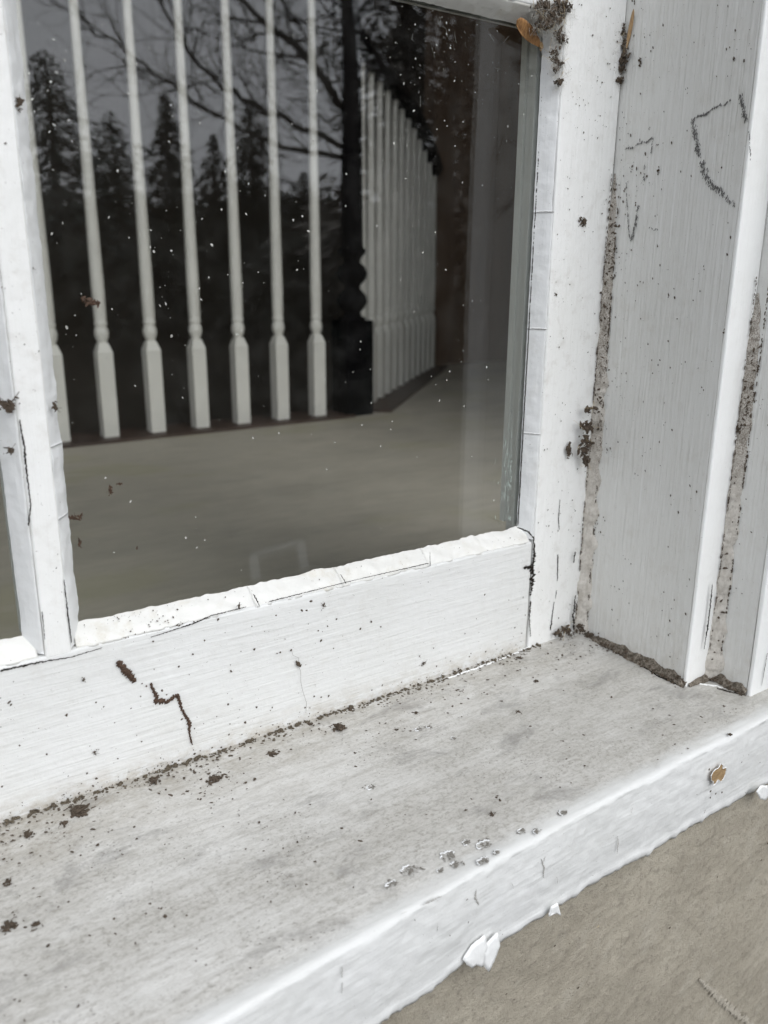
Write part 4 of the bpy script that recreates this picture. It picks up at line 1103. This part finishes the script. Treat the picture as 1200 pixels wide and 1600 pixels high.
def leafmat(name, col, col2):
    m = NT(name); a = m.noise(1.4, 3, (1, 1, 1), .6)
    return m.done(m.mix(m.rng(a, .35, .65), col, col2), .7, None, .2)
M_fir = leafmat('fir_needles', (.014, .018, .013), (.026, .031, .023))
M_fir2 = leafmat('pine_needles', (.040, .052, .045), (.11, .13, .12))
M_twiggy = leafmat('bare_twigs', (.20, .185, .165), (.28, .26, .235))
M_bark = simple('bark', (.055, .045, .036), .9, (.03, .025, .02), 6, .5, .02, stretch=(1, 1, .2))
def conifer(h, r, seed, n=2600, shape=1.0, fluffy=.5):
    rng2 = random.Random(seed); V, F = [], []
    for i in range(n):
        t = rng2.random()**.75
        z = h*(.05+.95*(1-t)); saw = 1-((z*1.7+.35*noise.noise(Vector((z, seed, 3)))) % 1.0)*.55
        rad_ = r*((1-(z/h))**shape)*saw*(.9+.5*noise.noise(Vector((z*1.1, seed, 0))))+.02
        a = rng2.uniform(0, 6.283); q = rad_*(rng2.random()**.7)*(1+1.1*fluffy*noise.noise(Vector((math.cos(a)*2.4, math.sin(a)*2.4, z*1.3+seed))))*1.25
        p = Vector((q*math.cos(a), q*math.sin(a), z-q*.18)); d = Vector((math.cos(a), math.sin(a), -.35+rng2.uniform(-.3, .3))).normalized()
        L = rng2.uniform(.14, .42)*(1.15-.8*z/h); s = d.cross(Vector((rng2.gauss(0, .4), rng2.gauss(0, .4), 1))).normalized()*L*.28
        o = len(V); V += [p-d*L*.3-s*.4, p+d*L*.2-s, p+d*L, p+d*L*.2+s]; F += [(o, o+1, o+2, o+3)]
    return V, F
def make_tree(name, label, az, dist, h, r, seed, m_, group, **k):
    t = thing(name, label, 'tree', (dist*math.sin(rad(az)), -dist*math.cos(rad(az)), GZ-.2), group)
    V, F = conifer(h, r, seed, **k); c_ = link_mesh('crown', V, F, m_); c_.parent = t
    v, f = tube([Vector((0, 0, 0)), Vector((.05, 0, h*.5)), Vector((0, 0, h*.97))], .2, 8, lambda q: .26*h/9*(1-q)+.02); o = link_mesh('trunk', v, f, M_bark, None, smooth=True); o.parent = t
    return t
def top_h(el, dist): return math.tan(rad(el))*dist-GZ+.2
GR = 'trees across the yard, mirrored in the glass'
make_tree('evergreen_tree', 'bushy grey-green pine mirrored at the upper left of the pane', 14.6, 20, top_h(12.4, 20), 2.3, 3, M_fir2, GR, n=5200, shape=.55, fluffy=1)
make_tree('evergreen_tree', 'shorter pine mirrored between the first two balusters', 18.0, 22, top_h(9.3, 22), 1.5, 5, M_fir2, GR, n=3600, shape=.6, fluffy=1)
make_tree('evergreen_tree', 'pointed fir mirrored between the second and third balusters', 21.3, 24, top_h(10.6, 24), 2.0, 7, M_fir, GR, n=4200, shape=1, fluffy=.6)
make_tree('evergreen_tree', 'pointed fir mirrored behind the third baluster, lower than its neighbour', 24.0, 26, top_h(8.3, 26), 2.2, 8, M_fir, GR, n=3800, shape=1, fluffy=.6)
make_tree('evergreen_tree', 'broad dark fir mirrored between the fourth and fifth balusters', 26.8, 24, top_h(10.2, 24), 2.7, 9, M_fir, GR, n=5600, shape=.8, fluffy=.5)
make_tree('evergreen_tree', 'low dark fir mirrored beside the black newel post', 29.9, 27, top_h(6.2, 27), 2.4, 10, M_fir, GR, n=3600, shape=.9, fluffy=.5)
make_tree('evergreen_tree', 'low fir mirrored at the right behind the newel post', 34, 30, top_h(4.6, 30), 3.0, 11, M_fir, GR, n=3600, shape=.9, fluffy=.5)
make_tree('leafless_tree', 'tall pale twiggy crown mirrored in the upper right of the pane behind the leafless tree', 36.5, 17, top_h(24, 17), 1.9, 12, M_twiggy, GR, n=8500, shape=.35, fluffy=1.5)
make_tree('leafless_tree', 'second pale twiggy crown mirrored close to the reflection of the jamb', 41.0, 16, top_h(24, 16), 1.7, 13, M_twiggy, GR, n=7500, shape=.35, fluffy=1.5)
# far wood that closes the view
V, F = [], []; rng2 = random.Random(8)
for i in range(26000):
    a = rng2.uniform(-75, 85); d = rng2.uniform(30, 38); hmax = top_h(3.3+1.6*noise.noise(Vector((a*.12, 1, 1)))+1.0*noise.noise(Vector((a*.5, 1, 1))), 34)
    z = hmax*rng2.random()**.8; p = Vector((d*math.sin(rad(a)), -d*math.cos(rad(a)), GZ+z)); L = rng2.uniform(.3, .9)
    s = Vector((rng2.gauss(0, 1), rng2.gauss(0, 1), rng2.gauss(0, 1))).normalized()*L; s2 = s.cross(Vector((rng2.gauss(0, 1), rng2.gauss(0, 1), rng2.gauss(0, 1)))).normalized()*L*.6
    o = len(V); V += [p-s*.5, p+s2*.5, p+s*.5, p-s2*.5]; F.append((o, o+1, o+2, o+3))
o = link_mesh('far_wood', V, F, M_fir); tag(o, 'dark mass of woodland behind the evergreens, mirrored low in the pane', 'woodland'); o['kind'] = 'stuff'
# undergrowth bank closer in, so that the mirrored yard stays dark
V, F = [], []
for i in range(14000):
    a = rng2.uniform(-60, 80); d = rng2.uniform(13, 19); z = rng2.random()**1.2*(1.6+1.2*noise.noise(Vector((a*.3, 4, 1))))
    p = Vector((d*math.sin(rad(a)), -d*math.cos(rad(a)), GZ+z)); L = rng2.uniform(.15, .4)
    s = Vector((rng2.gauss(0, 1), rng2.gauss(0, 1), rng2.gauss(0, 1))).normalized()*L; s2 = s.cross(Vector((rng2.gauss(0, 1), rng2.gauss(0, 1), rng2.gauss(0, 1)))).normalized()*L*.6
    o = len(V); V += [p-s*.5, p+s2*.5, p+s*.5, p-s2*.5]; F.append((o, o+1, o+2, o+3))
o = link_mesh('undergrowth', V, F, M_fir); tag(o, 'low dark undergrowth along the yard edge, mirrored below the evergreens', 'bushes'); o['kind'] = 'stuff'
# bare tree
DT = 9.0
def vd(u, v, d=DT):
    r_ = ray(u, v); hh = math.hypot(r_.x, r_.y); return Vector((r_.x/hh*d, -r_.y/hh*d-CAM.y, r_.z/hh*d))
bt = thing('bare_tree', 'leafless tree with long dark branches, mirrored at the top of the pane', 'tree', tuple(vd(700, 575)*1.0))
bt.location.z = GZ-.1
def rel(p): return p-bt.location
base = Vector((0, 0, 0))
kn = rel(vd(692, 195)); base = Vector((kn.x+.06, kn.y, 0))
v, f = tube([base, base.lerp(kn, .5)+Vector((.03, 0, 0)), kn, kn+Vector((.12, .1, .6)), kn+Vector((.0, .2, 1.6)), kn+Vector((.1, .3, 3.0))], .1, 10, lambda q: .125-.09*q)
o = link_mesh('trunk', v, f, M_bark, None, smooth=True); o.parent = bt
tp = [rel(vd(u_, v_, DT-.3)) for u_, v_ in ((553, 420), (552, 300), (551, 200), (549, 110), (546, 50), (540, -40), (548, -160))]
tp = [Vector((tp[0].x, tp[0].y, 0))]+tp
o = link_mesh('trunk', *tube(tp, .1, 10, lambda q: .125-.085*q), M_bark, None, smooth=True); o.parent = bt; o['label'] = 'second slim upright trunk behind the newel post'
limbs = [[(692, 195), (630, 140), (580, 75), (545, 30), (520, -40), (480, -120)],
         [(560, 255), (530, 160), (470, 80), (400, 20), (340, -30), (250, -90)],
         [(600, 300), (485, 210), (410, 168), (345, 130), (292, 80), (250, 10), (215, -60)],
         [(692, 210), (650, 110), (640, 40), (600, -30), (590, -120)],
         [(700, 180), (705, 120), (690, 60), (700, 0), (720, -80)],
         [(590, 290), (500, 245), (430, 225), (330, 180), (250, 120), (180, 60), (120, 40)],
         [(600, 100), (560, 130), (520, 128), (450, 95), (430, 60)]]
rng3 = random.Random(14)
def grow(p, d, L, r, depth, out, dist):
    pts = [p]; n = 5
    for i in range(n):
        d = (d+Vector((rng3.gauss(0, .22), rng3.gauss(0, .22), rng3.gauss(.05, .2)))).normalized(); p = p+d*L/n; pts.append(p)
        if depth and rng3.random() < .75:
            sd_ = (d+Vector((rng3.gauss(0, .6), rng3.gauss(0, .6), rng3.gauss(.1, .6)))).normalized(); grow(p, sd_, L*rng3.uniform(.4, .7), r*.6, depth-1, out, dist)
    out.append(tube(pts, r, 4, lambda q: r*(1-q*.8)))
for li, lm in enumerate(limbs):
    d0 = DT-.3*(li % 3); P_ = [rel(vd(u, v, d0)) for u, v in lm]; P_[0] = P_[0].lerp(kn, .35 if li not in (0, 3, 4) else .9)
    r0 = [.045, .05, .032, .035, .04, .028, .02][li]; twigs = []
    fine = []
    for a, b in zip(P_[:-1], P_[1:]):
        for k in range(6): fine.append(a.lerp(b, k/6)+Vector((rng3.gauss(0, .012), 0, rng3.gauss(0, .012))))
    fine.append(P_[-1])
    v, f = tube(fine, r0, 6, lambda q: r0*(1-.75*q)); lo = link_mesh('limb', v, f, M_bark, None, smooth=True); lo.parent = bt
    for k in list(range(3, len(fine)-1, 2)):
        d = (fine[k+1]-fine[k]).normalized()+Vector((rng3.gauss(0, .7), rng3.gauss(0, .7), rng3.gauss(.35, .6))); grow(fine[k], d.normalized(), rng3.uniform(.35, 1.1), r0*.28, 2, twigs, d0)
    v, f = join(twigs); tw = link_mesh('twigs', v, f, M_bark, None); tw.parent = lo; tw['kind'] = 'stuff'

# pale square frame left lying on the ground; its reflection shows low in the pane
def vground(u, v):
    r_ = ray(u, v); vc = Vector((CAM.x, CAM.y, CAM.z)); t = (GZ+.06-vc.z)/r_.z; p = vc+r_*t; return Vector((p.x, -p.y, GZ+.05))
fr = thing('square_frame', 'pale grey square frame lying on the ground, faintly mirrored low in the pane', 'frame', tuple(vground(430, 880)))
cs = [vground(397, 868), vground(468, 845), vground(480, 905), vground(402, 935)]
M_frame = simple('frame_grey', (.22, .23, .235), .7, (.17, .18, .185), 20)
for i in range(4):
    v, f = tube([cs[i], cs[(i+1) % 4]], .02, 6); link_mesh('frame_bar', v, f, M_frame, fr)
